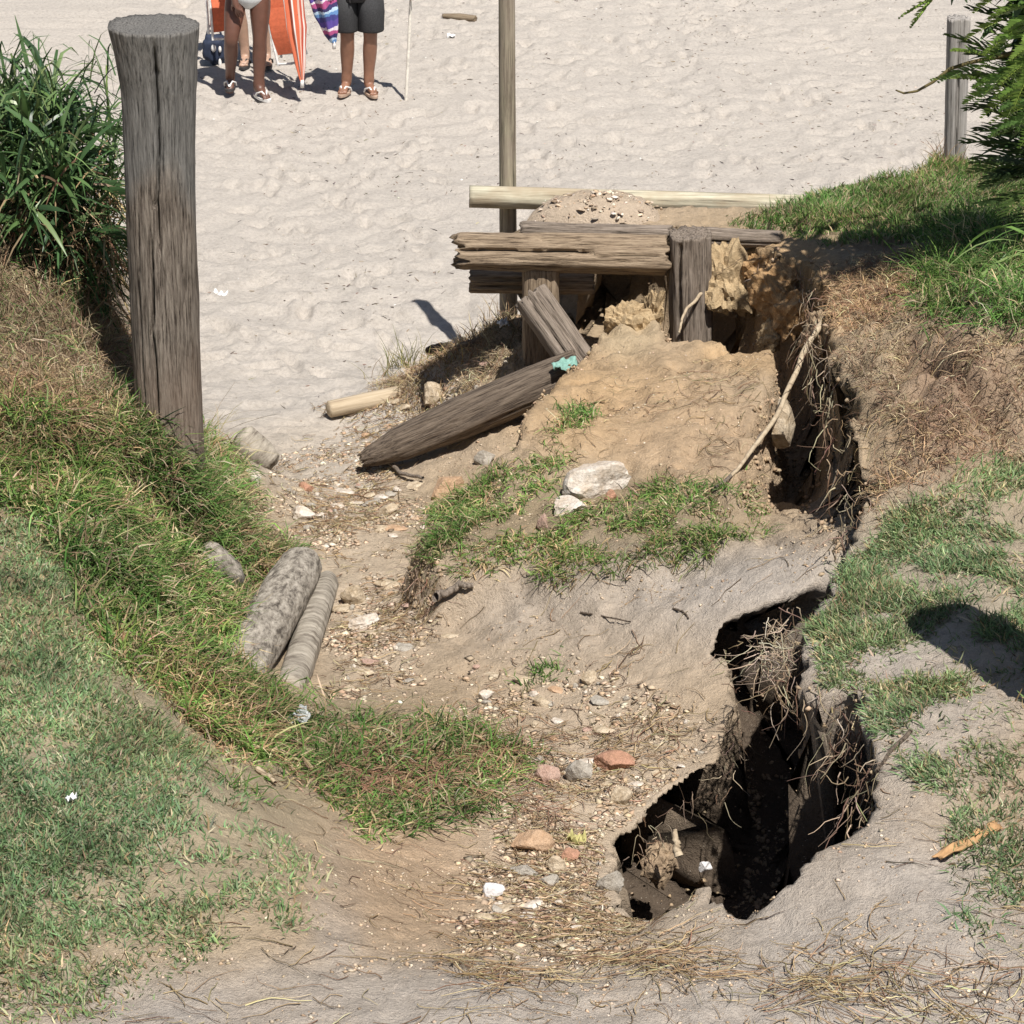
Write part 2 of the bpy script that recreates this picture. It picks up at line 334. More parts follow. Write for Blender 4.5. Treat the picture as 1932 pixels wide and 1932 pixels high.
# undercut the cliffs so their lips overhang
def under(sd, m, U):
    a, b_ = np.gradient(sd, gy, gx); l = np.sqrt(a*a+b_*b_)+1e-6; k = U*sst(m/.06)*sst((1-m)/.25)*near; return b_/l*k, a/l*k
U1 = (.12+.10*fbm(GX*4, GY*4, 61))+.42*np.exp(-((GX-.35)/.5)**2-((GY-14.5)/.4)**2)-.16*np.exp(-((GX-1.4)/.4)**2-((GY-13.5)/.35)**2)+.25*np.exp(-((GX-1.02)/.14)**2-((GY-13.45)/.3)**2)+.12*np.exp(-((GX-1.3)/.4)**2-((GY-9)/1.2)**2)
ux1, uy1 = under(sdR, mR, np.maximum(U1, .02)*(GY < 14.62)*sst((HR-Zl-.1)/.2))
ux2, uy2 = under(-sdP, 1-mP, np.clip((T_LOW(XC, YC)-pitz-.06)*.95, 0, .45)*(mR < .02)*sst((10.1-GY)/.5)*sst((-np.gradient(sdP, gy, axis=0)+.15)/.4))
UX = GX+ux1+ux2; UY = GY+uy1+uy2
BAD = near & ((np.hypot(ux1, uy1) > .01) | (np.hypot(ux2, uy2) > .01) | ((mP > .02) & (mP < .9) & (mR < .5)))
for _ in range(2):
    B2 = BAD.copy(); B2[1:] |= BAD[:-1]; B2[:-1] |= BAD[1:]; B2[:, 1:] |= BAD[:, :-1]; B2[:, :-1] |= BAD[:, 1:]; BAD = B2
def bad(x, y): return BAD[np.clip(np.searchsorted(gy, y), 0, len(gy)-1), np.clip(np.searchsorted(gx, x), 0, len(gx)-1)]
UX = UX+np.where(near, wall*fbm(GX*14, Z*14, 63)*.03, 0); UY = UY+np.where(near, wall*fbm(GY*14, Z*14+5, 67)*.03, 0)
def height(x, y):
    x = np.atleast_1d(np.asarray(x, float)); y = np.atleast_1d(np.asarray(y, float))
    i = np.clip(np.searchsorted(gx, x)-1, 0, len(gx)-2); j = np.clip(np.searchsorted(gy, y)-1, 0, len(gy)-2)
    fx = (x-gx[i])/(gx[i+1]-gx[i]); fy = (y-gy[j])/(gy[j+1]-gy[j])
    return (Z[j, i]*(1-fx)+Z[j, i+1]*fx)*(1-fy)+(Z[j+1, i]*(1-fx)+Z[j+1, i+1]*fx)*fy
def ground(px, py, dz=0.0):
    d = ray(px, py); t = np.arange(6, 32, .01); h = height(d[0]*t, d[1]*t)
    k = np.argmax(CAMZ+d[2]*t < h); t = t[k]; return np.array([d[0]*t, d[1]*t, h[k]+dz])
# albedo of the ground, plus shade painted inside the near pit
SAND, GREY, TAN, ORA, PATHC, SOIL, DARK, RED = [np.array(c) for c in ((.595,.545,.49),(.50,.445,.39),(.49,.38,.265),(.56,.39,.225),(.60,.495,.38),(.26,.21,.13),(.24,.18,.125),(.32,.205,.14))]
C = np.empty(GX.shape+(3,)); C[:] = TAN
def paint(wgt, col):
    global C
    C = C*(1-wgt[..., None])+col*wgt[..., None]
nz = fbm(GX*3, GY*3, 71, 4)
paint(sst((GY-12.9)/1.6)*sst((.5-Z)/.35), SAND); paint((GY > 17)*1.0, SAND)
jit = nz*.35
def P(px, py, rx, ry, col, a=1.0): paint(np.clip(pblob(px, py, rx, ry)*(a+jit), 0, 1), col)
P(1000,1932,1100,130,GREY); P(1650,1800,420,260,GREY); P(1650,1300,200,300,GREY,.8); P(1800,1200,200,250,GREY,.6)
P(1250,1150,420,140,GREY,.75); P(1450,1080,200,60,GREY,.9)
P(640,1700,60,120,GREY); P(800,1640,260,160,np.array((.50,.365,.245)),.9); P(1150,1350,350,160,np.array((.50,.385,.27)),.6)
P(1150,1550,260,330,PATHC,.7); P(640,1000,160,160,PATHC,.8); P(600,860,140,80,np.array((.58,.515,.44)),.8); P(700,1180,120,130,PATHC,.7)
P(1150,760,200,110,ORA,.9); P(1300,830,160,120,np.array((.52,.38,.25)),.8); P(1480,550,140,110,ORA,1); P(1420,660,110,50,ORA,.9); P(1350,540,90,120,np.array((.58,.43,.27)),.9)
P(1180,610,70,70,np.array((.56,.44,.29)),1)
P(1780,760,150,140,RED,.7); P(1650,720,70,180,np.array((.46,.36,.24)),.7)
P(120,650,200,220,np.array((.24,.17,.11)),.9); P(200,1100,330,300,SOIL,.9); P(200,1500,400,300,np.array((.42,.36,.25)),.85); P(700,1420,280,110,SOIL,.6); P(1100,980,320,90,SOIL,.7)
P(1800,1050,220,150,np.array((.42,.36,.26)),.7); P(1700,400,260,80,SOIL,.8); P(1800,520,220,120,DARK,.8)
wallc = np.clip(mR*(1-mR)*4*sst((HR-Zl)*2), 0, 1)*near; paint(wallc*.6, np.array((.26,.19,.125))); paint(np.clip(mP*1.5, 0, 1)*(1-sst((mR-.6)/.3)), np.array((.13,.10,.075))); P(1460,560,120,90,np.array((.56,.37,.19)),.85); P(1500,640,70,60,np.array((.46,.34,.22)),.7)  # cut-face subsoil; near pit interior painted darker to imitate its deep shade
C = np.clip(C*(1+fbm(GX*12, GY*12, 77, 3)[..., None]*.14*near[..., None]), .02, .8)
nr, nc = GX.shape
idx = np.arange(nr*nc).reshape(nr, nc)
F = np.stack([idx[:-1, :-1], idx[:-1, 1:], idx[1:, 1:], idx[1:, :-1]], -1).reshape(-1, 4)
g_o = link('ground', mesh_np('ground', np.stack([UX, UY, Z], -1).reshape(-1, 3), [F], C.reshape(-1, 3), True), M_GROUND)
tag(g_o, 'pale beach sand rising into an eroded tan earth gully and banks', kind='structure')

# ------------------------------------------------------------------ grass and litter (uncountable: stuff)
def sample(n, polys, soft=25, box=(-3.2, 3.2, 6.1, 16.2), seed=0, dens=None):
    out = []
    X = RNG.uniform(box[0], box[1], n); Y = RNG.uniform(box[2], box[3], n); H = height(X, Y)
    px, py = proj(X, Y, H); keep = np.zeros(n)
    for poly, a in polys:
        s = sdpoly(px, py, poly)+fbm(X*4, Y*4, seed+1, 3)*soft*1.6
        keep = np.maximum(keep, a*sst(s/soft*.5+.5))
    if dens is not None: keep = keep*dens(X, Y, px, py)
    vis = (px > -520) & (px < 2420) & (py > -60) & (py < 2150)
    k = (RNG.uniform(0, 1, n) < keep) & vis & ~bad(X, Y)
    return np.c_[X, Y, H][k], px[k], py[k]
def pick(n, pal, jit=.2, wts=None, hue=.06):
    pal = np.array(pal); c = pal[RNG.choice(len(pal), n, p=wts)]
    return np.clip(c*(1+RNG.normal(0, jit, (n, 1)))*(1+RNG.normal(0, hue, (n, 3))), .01, .8)
def rdir(n, tilt0, tilt1):
    a = RNG.uniform(0, 2*np.pi, n); t = RNG.uniform(tilt0, tilt1, n)
    return np.c_[np.cos(a)*np.sin(t), np.sin(a)*np.sin(t), np.cos(t)]
GREEN = [(.115,.225,.05),(.155,.275,.07),(.055,.115,.03),(.22,.30,.10)]
LAWN = [(.205,.295,.13),(.25,.335,.16),(.15,.235,.10),(.35,.37,.22)]
STRAW = [(.46,.36,.21),(.54,.45,.29),(.37,.27,.155),(.30,.21,.125)]
BROWN = [(.25,.165,.10),(.33,.23,.135),(.18,.115,.075),(.42,.31,.19)]
def field(name, label, cat, pts, L, W, tilt, pal, wts, droop=.35, seg=3, mat=None, curl=.35, jit=.22, sink=.004, comb=.5):
    n = len(pts)
    if not n: return
    D = rdir(n, *tilt); D = D+np.array([0, 0, .0]); b = RNG.normal(0, curl, (n, 3)); b[:, 2] = -droop*RNG.uniform(.3, 1.6, n)
    p = pts.copy(); p[:, 2] -= sink
    cm = comb*np.sin(tilt[0]+tilt[1])
    D[:, 0] += cm*2.2*fbm(p[:, 0]*2.6, p[:, 1]*2.6, 301, 2); D[:, 1] += cm*(2.2*fbm(p[:, 0]*2.6+9, p[:, 1]*2.6, 303, 2)-.25)
    tone = (1+.55*fbm(p[:, 0]*3.1, p[:, 1]*3.1, 305, 3))[:, None]*(1+np.array([.14, .0, -.06])*fbm(p[:, 0]*1.7, p[:, 1]*1.7, 307, 2)[:, None])
    V, Fq, c = ribbons(p, D, RNG.uniform(L[0], L[1], n)*(1+.5*fbm(p[:, 0]*4, p[:, 1]*4, 309, 2)), RNG.uniform(W[0], W[1], n), b, np.clip(pick(n, pal, jit, wts)*tone, .01, .8), seg)
    o = link(name, mesh_np(name, V, [Fq], c), mat or M_GRASS); tag(o, label, cat, kind='stuff'); return o
LAWN_L = [(-520,900),(60,950),(130,1075),(230,1230),(330,1330),(415,1440),(440,1560),(530,1640),(535,1725),(350,1740),(-520,1750)]
LONG_L = [(-520,790),(120,780),(240,800),(300,830),(390,835),(455,900),(490,1000),(540,1055),(470,1180),(430,1260),(520,1340),(480,1440),(420,1440),(330,1320),(220,1230),(130,1070),(60,950),(-520,910)]
MAT_L = [(430,1300),(560,1340),(660,1370),(900,1385),(980,1430),(890,1540),(700,1565),(560,1480),(430,1440)]
DRY_L = [(-520,420),(120,470),(230,560),(250,700),(255,810),(120,800),(-520,810)]
def d_lawn(X, Y, px, py):
    bare = np.exp(-(((px-330)/190)**2+((py-1600)/110)**2))*.45
    return np.clip(.8-bare+fbm(X*5, Y*5, 5, 5)*1.3, .05, 1)
pts, px, py = sample(560000, [(LAWN_L, 1), ([(-520,1740),(250,1790),(300,1850),(200,1932),(-520,2150)], .3)], 75, (-3.6, -.5, 5.5, 11.5), 3, d_lawn)
field('lawn_grass', 'short green lawn grass thinning to bare soil at lower left', 'grass', pts, (.018, .055), (.004, .0085), (.3, 1.4), LAWN+STRAW, [.25,.23,.16,.13,.08,.08,.04,.03], .25, 2, comb=.18, curl=.3)
pts, px, py = sample(320000, [(LONG_L, 1)], 25, (-3.9, -.6, 8.5, 13), 9, lambda X, Y, a, b: np.clip(.68-.25*(b < 860)+fbm(X*4, Y*4, 15, 4)*1.2, .06, 1))
field('long_grass', 'long tangled green and straw grass on the bank below the big post', 'grass', pts, (.06, .2), (.005, .0105), (.1, 1.2), GREEN+STRAW[:3], [.2,.2,.12,.2,.1,.11,.07], .45, 3)
pts, px, py = sample(250000, [(LONG_L, 1)], 25, (-3.9, -.6, 8.5, 13), 10, lambda X, Y, a, b: np.clip(.12+.55*(b < 870)+.45*(a > 425)+fbm(X*4, Y*4, 18, 3)*.9, .04, 1))
field('dead_grass', 'brown dead grass tangled between the green blades of the left bank', 'grass', pts, (.06, .2), (.003, .007), (.3, 1.35), BROWN+STRAW, [.2,.16,.14,.14,.12,.1,.07,.07], .45, 3, M_DRY)
pts, px, py = sample(70000, [([(40,945),(110,1040),(200,1200),(300,1310),(420,1430),(480,1440),(370,1310),(270,1200),(160,1050),(100,960)], .9)], 16, (-2.4, -.6, 7.5, 10.5), 14, lambda X, Y, a, b: np.clip(.5+fbm(X*5, Y*5, 19, 3)*1.2, .05, 1))
field('dry_thatch', 'strip of brown dead thatch between the left lawn and the long grass', 'grass', pts, (.03, .09), (.003, .006), (.5, 1.45), BROWN+STRAW, [.2,.16,.16,.12,.12,.1,.08,.06], .35, 3, M_DRY)
pts, px, py = sample(2600, [(LONG_L, 1)], 25, (-2.8, -.6, 8.5, 13), 11)
field('tall_blades', 'single taller bright green blades standing out of the left bank grass', 'grass', pts, (.15, .28), (.005, .01), (.05, .9), [(.22,.33,.08),(.27,.36,.13),(.42,.42,.2)], [.5,.3,.2], .35, 5)
pts, px, py = sample(60000, [(MAT_L, .9)], 40, (-1.5, .3, 7.5, 10.5), 12, lambda X, Y, a, b: np.clip(.65+fbm(X*6, Y*6, 25, 3)*1.1, 0, 1))
field('grass_mat', 'matted olive grass creeping across the path from the left bank', 'grass', pts, (.05, .14), (.004, .0085), (.5, 1.4), GREEN+STRAW, [.17,.17,.13,.12,.13,.12,.09,.07], .25, 4)
pts, px, py = sample(68000, [(DRY_L, 1)], 25, (-4.2, -1.2, 10, 13.5), 17)
field('dry_grass', 'brown dead grass covering the hump under the spiky shrub', 'grass', pts, (.07, .2), (.0025, .005), (.3, 1.35), BROWN+STRAW+GREEN[:2], [.2,.18,.14,.12,.08,.06,.06,.06,.05,.05], .5, 3, M_DRY)
M1G = [(870,890),(960,850),(1050,810),(1110,765),(1120,790),(1060,860),(1010,890),(1040,940),(990,960),(1060,975),(1230,940),(1420,915),(1435,1005),(1260,1060),(1060,1090),(1000,1070),(850,1050),(790,1025),(820,970)]
pts, px, py = sample(110000, [(M1G, .95)], 28, (-.7, 1.4, 9.8, 12.8), 21, lambda X, Y, a, b: np.clip(.32+fbm(X*6, Y*6, 29, 3)*1.3, 0, 1))
field('mound_grass', 'patchy green grass growing over the middle earth mound', 'grass', pts, (.04, .12), (.0035, .007), (.3, 1.3), GREEN+STRAW, [.2,.19,.14,.15,.12,.09,.06,.05], .4, 4)
LAWN_R = [(1640,1020),(1700,960),(1800,890),(2420,830),(2420,1480),(1850,1500),(1760,1480),(1650,1420),(1600,1330),(1540,1240),(1545,1120),(1600,1080)]
def d_r(X, Y, px, py): return np.clip(.42+fbm(X*4.5, Y*4.5, 33, 4)*1.35+.35*np.exp(-((px-1720)/120)**2-((py-1010)/80)**2)-.5*np.exp(-((px-1850)/130)**2-((py-1250)/110)**2), .03, 1)
pts, px, py = sample(430000, [(LAWN_R, 1), ([(1790,1500),(2420,1450),(2420,1830),(1880,1780),(1780,1650)], .5)], 35, (1.0, 3.4, 6.3, 11), 31, d_r)
field('lawn_grass', 'worn green lawn grass with bare sandy patches at right', 'grass', pts, (.025, .07), (.004, .008), (.3, 1.35), LAWN+STRAW, [.25,.23,.16,.13,.08,.08,.04,.03], .25, 2)
BANK_R = [(1540,560),(1600,500),(1740,490),(1740,600),(1600,650),(1700,600),(2420,640),(2420,770),(1850,850),(1720,900),(1620,980),(1585,800),(1570,680)]
pts, px, py = sample(130000, [(BANK_R, 1)], 30, (1.2, 3.6, 9.3, 13.3), 37, lambda X, Y, a, b: np.clip(.28+fbm(X*6, Y*6, 36, 3)*1.0+.5*((a < 1745) & (b < 620)), .05, 1))
field('dry_grass', 'dry brown rootlets and grass on the reddish right bank', 'grass', pts, (.04, .13), (.002, .0045), (.5, 1.5), BROWN+STRAW, [.2,.15,.12,.13,.12,.12,.09,.07], .45, 4, M_DRY)
BG_R = [(1730,590),(1735,520),(1770,450),(1840,395),(2420,340),(2420,640),(1800,610),(1740,640)]
pts, px, py = sample(65000, [(BG_R, 1)], 30, (1.4, 4.0, 10, 14.5), 41)
field('long_grass', 'dense dark green grass under the leafy shrub at right', 'grass', pts, (.08, .22), (.004, .008), (.1, 1.1), GREEN+STRAW[:2], [.24,.22,.2,.18,.08,.08], .5, 3)
MND_R = [(1450,392),(1560,345),(1720,325),(1750,280),(1860,300),(2420,330),(2420,420),(1830,410),(1740,455),(1600,452),(1500,440),(1380,418)]
pts, px, py = sample(130000, [(MND_R, 1)], 14, (1.0, 4.6, 13.2, 16), 45, lambda X, Y, a, b: np.clip(.85+fbm(X*5, Y*5, 46, 3)*.6, .1, 1))
field('mound_grass', 'sunlit grassy mound in front of the far grey post', 'grass', pts, (.03, .075), (.004, .008), (.2, 1.1), GREEN+STRAW, [.2,.22,.12,.2,.1,.08,.05,.03], .35, 2)
# thin scatter of single runners and blades over the bare ground
BARE = [([(560,1780),(2420,1500),(2420,2150),(-60,2150),(-60,1800),(300,1750)], .3), ([(1330,1560),(2420,1500),(2420,1900),(1250,1880)], .25), ([(900,1100),(1600,1020),(1500,1250),(1100,1400)], .08), ([(540,1500),(960,1560),(900,1800),(620,1800)], .2)]
def runners(name, label, polys, n, L, r, pal, box, seed, lift=.004, curl=.5, cat='litter', K=6):
    pts, px, py = sample(n, polys, 40, box, seed, lambda X, Y, a, b: np.clip(.5+fbm(X*4, Y*4, seed+5, 3)*1.2, 0, 1))
    m = len(pts); a = RNG.uniform(0, 2*np.pi, m); ln = RNG.uniform(*L, m); q = pts[:, :2].copy(); path = np.zeros((m, K, 3)); da = RNG.normal(0, curl/K*2, m)
    for k in range(K):
        path[:, k, :2] = q; path[:, k, 2] = height(q[:, 0], q[:, 1])+lift+RNG.uniform(0, .006, m); bd = bad(q[:, 0], q[:, 1]) if k else np.zeros(m, bool); path[bd, k] = path[bd, max(k-1, 0)]+RNG.normal(0, .002, (bd.sum(), 3)); q[bd] = path[bd, k, :2]
        a = a+da+RNG.normal(0, curl, m)*.4; q = q+np.c_[np.cos(a), np.sin(a)]*(ln/(K-1))[:, None]
    rad = RNG.uniform(*r, m)[:, None]*np.linspace(1, .5, K)[None]
    V, Fq, c = tubes(path, rad, pick(m, pal, .25), 3)
    o = link(name, mesh_np(name, V, [Fq], c), M_DRY); tag(o, label, cat, kind='stuff')
runners('dry_stems', 'thin dry grass stems scattered on the grey foreground earth', BARE, 20000, (.05, .2), (.001, .0024), BROWN+STRAW, (-2.2, 2.3, 6, 11), 101)
STRAWZ = [([(820,1815),(1000,1790),(1300,1800),(1290,1850),(900,1870)], 1), ([(1500,1830),(1700,1810),(1932,1850),(2420,1930),(1700,1932),(1560,1900)], 1), ([(1180,1830),(1520,1850),(1500,1870),(1200,1860)], .3)]
runners('straw', 'heap of tangled straw lying along the near edge of the gully', STRAWZ, 7000, (.05, .24), (.0012, .0028), STRAW+BROWN[:2], (-.4, 1.6, 6, 7.6), 113, .012, .45)
GUL = [([(960,1400),(1250,1330),(1420,1420),(1200,1560),(1190,1790),(880,1800),(900,1640),(1000,1560)], 1), ([(520,880),(740,880),(790,990),(640,1060),(560,980)], .8), ([(640,1100),(760,1090),(830,1180),(760,1260),(620,1300)], .9), ([(640,770),(950,690),(900,800),(720,860)], .9), ([(860,1290),(1180,1260),(1100,1400),(900,1380)], .6)]
runners('twigs', 'brown twigs and leaf litter lying in the gully bottom', GUL, 42000, (.03, .13), (.0012, .0032), BROWN+STRAW, (-1.3, 1.2, 6.6, 14.5), 121, .01, .6)
runners('dry_roots', 'dry brown rootlets and straw strewn over the right part of the middle mound', [([(1230,740),(1480,670),(1460,800),(1400,930),(1250,900)], .8), ([(1000,760),(1230,740),(1250,900),(1000,860)], .25), ([(1560,640),(1900,640),(1850,860),(1640,960)], .5)], 7000, (.03, .16), (.001, .0025), BROWN+STRAW, (-.2, 2.6, 9.4, 13.6), 129, .008, .5)
pts, px, py = sample(110000, [(BANK_R, 1)], 30, (1.2, 3.6, 9.3, 13.3), 39, lambda X, Y, a, b: np.clip(.3+fbm(X*5, Y*5, 38, 4)*1.3, .05, 1))
field('rootlets', 'dark reddish rootlets matted over the right bank beside the cleft', 'roots', pts, (.03, .1), (.0025, .005), (.7, 1.6), [(.17,.10,.065),(.22,.14,.09),(.12,.08,.05),(.3,.2,.13)], None, .6, 2, M_DRY, comb=.2)
runners('dry_runners', 'reddish dead runners combed across the grass mat', [([(560,1400),(1000,1430),(1040,1510),(850,1500),(560,1460)], 1)], 9000, (.1, .3), (.0012, .0022), [(.30,.18,.11),(.34,.22,.14),(.24,.14,.09)], (-1.3, .4, 7.6, 9.6), 127, .02, .2)
# chips, shells and gravel
def ico():
    bm = bmesh.new(); bmesh.ops.create_icosphere(bm, subdivisions=1, radius=1); bm.verts.ensure_lookup_table()
    V = np.array([v.co[:] for v in bm.verts]); Fa = np.array([[v.index for v in f.verts] for f in bm.faces]); bm.free(); return V, Fa
IV, IF = ico()
OV = np.array([[1,0,0],[-1,0,0],[0,1,0],[0,-1,0],[0,0,1],[0,0,-1.]]); OF = np.array([[0,2,4],[2,1,4],[1,3,4],[3,0,4],[2,0,5],[1,2,5],[3,1,5],[0,3,5]])
def chips(name, label, pts, s, pal, flat=(.25, .7), cat='gravel', wts=None, jit=.2, sizes=None, base=None):
    IV, IF = base or (OV, OF)
    n = len(pts); sc = s[0]+(s[1]-s[0])*RNG.uniform(0, 1, n)**3.0 if sizes is None else sizes
    S = np.c_[sc*RNG.uniform(.6, 1.5, n), sc, sc*RNG.uniform(*flat, n)]
    J = IV[None]*(1+RNG.normal(0, .22, (n, len(IV), 1)))*S[:, None]
    a = RNG.uniform(0, 6.28, n); t = RNG.normal(0, .35, n); ca, sa, ct, st = np.cos(a), np.sin(a), np.cos(t), np.sin(t)
    x = J[..., 0]; y = J[..., 1]*ct[:, None]-J[..., 2]*st[:, None]; z = J[..., 1]*st[:, None]+J[..., 2]*ct[:, None]
    V = np.stack([x*ca[:, None]-y*sa[:, None], x*sa[:, None]+y*ca[:, None], z], -1)+pts[:, None]+np.array([0, 0, 1])*(S[:, 2]*.4)[:, None, None]
    Fa = (np.arange(n)*len(IV))[:, None, None]+IF[None]
    o = link(name, mesh_np(name, V.reshape(-1, 3), [Fa.reshape(-1, 3)], np.repeat(pick(n, pal, jit, wts, .02), len(IV), 0)), M_CHIP); tag(o, label, cat, kind='stuff')
CHIP = [(.56,.45,.33),(.52,.40,.28),(.64,.55,.43),(.45,.33,.22),(.46,.32,.22),(.34,.26,.19),(.54,.43,.31)]
pts, px, py = sample(260000, GUL, 45, (-1.3, 1.2, 6.6, 14.5), 131, lambda X, Y, a, b: np.clip(.38+fbm(X*5, Y*5, 135, 4)*1.3, 0.02, 1))
chips('gravel', 'cream and tan stone chips strewn along the gully bottom', pts, (.003, .021), CHIP, (.12, .4))
pts, px, py = sample(115000, [([(430,1000),(620,860),(1000,680),(1520,650),(1470,1000),(1620,1030),(1500,1250),(1990,1480),(1990,1990),(-60,1990),(-60,1780),(540,1720),(480,1480),(960,1540),(980,1430),(560,1340)], .8)], 45, (-2.2, 2.4, 6, 14.5), 138, lambda X, Y, a, b: np.clip(.2+fbm(X*3.3, Y*3.3, 139, 5)*1.7, .015, 1))
chips('earth_crumbs', 'small crumbs of dry earth scattered over the bare ground', pts, (.002, .0095), [(.50,.385,.27),(.44,.33,.225),(.56,.46,.35),(.38,.28,.19)])
pts, px, py = sample(14000, [([(900,1100),(1600,1020),(1990,1400),(1990,1950),(1200,1900),(960,1400)], .12), ([(540,1480),(960,1540),(900,1830),(560,1830)], .25), ([(1000,700),(1500,680),(1450,950),(950,900)], .3), ([(300,1780),(1300,1820),(1300,1990),(0,1990)], .12)], 45, (-2.2, 2.4, 6, 14), 141)
chips('grit', 'small pale grit and shell bits sprinkled over the bare earth', pts, (.0025, .0075), CHIP[:3])
# flecks of dry weed on the beach
pts, px, py = sample(17000, [([(380,-60),(2000,-60),(2000,330),(1500,380),(1000,420),(880,560),(700,760),(430,760),(380,500)], .5), ([(-60,-60),(240,-60),(240,120),(-60,120)], .5)], 60, (-4, 4, 13.6, 26), 151, lambda X, Y, a, b: np.clip(.25+fbm(X*1.2, Y*1.2, 155, 3)*.9+.25*(b < 330)*(a > 1300), .04, 1))
m = len(pts); a = RNG.uniform(0, 6.28, m); dd = np.c_[np.cos(a), np.sin(a), RNG.uniform(.02, .4, m)]
V, Fq, c = ribbons(pts+np.array([0, 0, .003]), dd, RNG.uniform(.012, .06, m)*RNG.uniform(.5, 1.1, m), RNG.uniform(.004, .011, m), RNG.normal(0, .25, (m, 3))*np.array([1, 1, .3]), pick(m, [(.16,.12,.09),(.25,.2,.15),(.34,.28,.2),(.12,.1,.09)], .3), 2, np.tile([0., 0, 1], (m, 1))+RNG.normal(0, .6, (m, 3)))
tag(link('dry_seaweed', mesh_np('dry_seaweed', V, [Fq], c), M_DRY), 'dark flecks of dry weed scattered over the pale beach', 'seaweed', kind='stuff')
pts, px, py = sample(2600, [([(380,-60),(2000,-60),(2000,330),(1000,420),(700,760),(430,760)], .4)], 60, (-4, 4, 13.6, 26), 157)
chips('shell_bits', 'tiny white shell bits lying on the pale beach sand', pts, (.004, .014), [(.78,.75,.7),(.7,.62,.52),(.4,.33,.26)], (.2, .5), 'shells')

wv = (BAD & (mR < .8) & ((mP > .3) | (mR > .1) | (PY < 1050))) | (near & ((mM > .03) & (mM < .97) & (HM-Zl > .12)))
wj, wi = np.nonzero(wv & (PX > 700) & (PX < 1990) & (PY > 380) & (PY < 1800)); kk = RNG.integers(0, len(wj), 14000)
wp = np.c_[UX[wj[kk], wi[kk]], UY[wj[kk], wi[kk]], Z[wj[kk], wi[kk]]]; fz = RNG.uniform(0, 1, 14000)
for ax in range(2):
    nb = (np.minimum(wj[kk]+(ax == 0), nr-1), np.minimum(wi[kk]+(ax == 1), nc-1)); q = np.c_[UX[nb], UY[nb], Z[nb]]; u_ = RNG.uniform(0, 1, 14000)[:, None]; wp = wp+(q-np.c_[UX[wj[kk], wi[kk]], UY[wj[kk], wi[kk]], Z[wj[kk], wi[kk]]])*u_
chips('wall_crumbs', 'crumbly earth lumps studding the cut faces of the banks and pits', wp, (.002, .016), [(.38,.28,.185),(.33,.24,.155),(.44,.33,.22)], (.6, 1.1), 'earth', jit=.12)

# ------------------------------------------------------------------ roots hanging out of the cut banks
def roots(name, label, starts, L, r, pal, seed, K=8, drop=1.0, spread=.5):
    """starts: list of (px,py) on the lip; roots trail down the face"""
    P0 = np.array(starts); m = len(P0); v = np.zeros((m, 3)); a = RNG.uniform(0, 6.28, m)
    v[:, 0] = np.cos(a)*spread; v[:, 1] = -np.abs(np.sin(a))*spread; v[:, 2] = -drop*RNG.uniform(.4, 1.2, m)
    ln = RNG.uniform(*L, m); q = P0.copy(); path = np.zeros((m, K, 3))
    for k in range(K):
        path[:, k] = q; v = v+RNG.normal(0, .45, (m, 3)); v[:, 2] -= .12*drop; q = q+norm(v)*(ln/(K-1))[:, None]
        h = height(q[:, 0], q[:, 1])+.004; q[:, 2] = np.maximum(q[:, 2], np.minimum(h, q[:, 2]+.05))
    rad = RNG.uniform(*r, m)[:, None]*np.linspace(1, .35, K)[None]
    V, Fq, c = tubes(path, rad, pick(m, pal, .22), 4)
    tag(link(name, mesh_np(name, V, [Fq], c), M_DRY), label, 'roots', kind='stuff')
def along(poly, n, j=8, dz=.0, out=.03):
    P = np.array([atz(*q) for q in poly]); s = np.r_[0, np.cumsum(np.linalg.norm(np.diff(P, axis=0), axis=1))]
    t = RNG.uniform(0, s[-1], n); X = np.c_[[np.interp(t, s, P[:, i]) for i in range(3)]].T
    X[:, :2] += RNG.normal(0, .03, (n, 2)); X[:, 0] -= out; X[:, 2] += dz-RNG.uniform(0, .12, n); return X
RT = [(.36,.28,.20),(.46,.37,.27),(.25,.18,.12),(.2,.13,.09)]
roots('hanging_roots', 'pale rootlets hanging from the overhanging edge of the near pit', along([(1640,1510,1.45),(1655,1450,1.45),(1610,1345,1.44),(1580,1290,1.42),(1500,1300,1.36),(1492,1220,1.37),(1508,1130,1.36)], 170), (.05, .26), (.0012, .0034), RT, 1)
roots('hanging_roots', 'mass of rootlets hanging down the dark cleft in the right bank', along([(1590,1010,1.3),(1615,960,1.35),(1605,900,1.4),(1592,800,1.45),(1570,700,1.46),(1545,620,1.4),(1552,560,1.33)], 130), (.06, .3), (.0014, .004), RT, 2)
roots('hanging_roots', 'short rootlets poking out of the rim of the near pit', along([(1188,1592,.78),(1235,1556,.76),(1300,1500,.75),(1380,1458,.77),(1398,1385,.8),(1412,1310,.84),(1405,1262,.87),(1376,1222,.92),(1396,1190,.95),(1445,1172,.98)], 90, out=0, dz=.02), (.03, .14), (.001, .0024), RT, 6, drop=.8, spread=.8)
roots('root_tuft', 'pale tangle of rootlets sticking out over the dark shadow hollow', along([(1490,1200,1.36),(1475,1225,1.3),(1500,1160,1.36)], 80, out=.06), (.08, .2), (.0014, .003), [(.5,.42,.32),(.42,.33,.24)], 3, spread=1.2, drop=.35)
roots('rootlets', 'brown rootlets hanging from the orange bank beside the timber wall', along([(1552,560,1.33),(1510,500,1.25),(1440,484,1.2),(1380,464,1.16)], 70), (.05, .22), (.0012, .003), RT, 4)
roots('rootlets', 'dark rootlets on the broken left edge of the middle mound', along([(860,930,.7),(800,985,.68),(785,1030,.7),(800,1062,.7),(840,1150,.6)], 90, out=.02), (.05, .16), (.0012, .003), RT, 5, drop=.7)

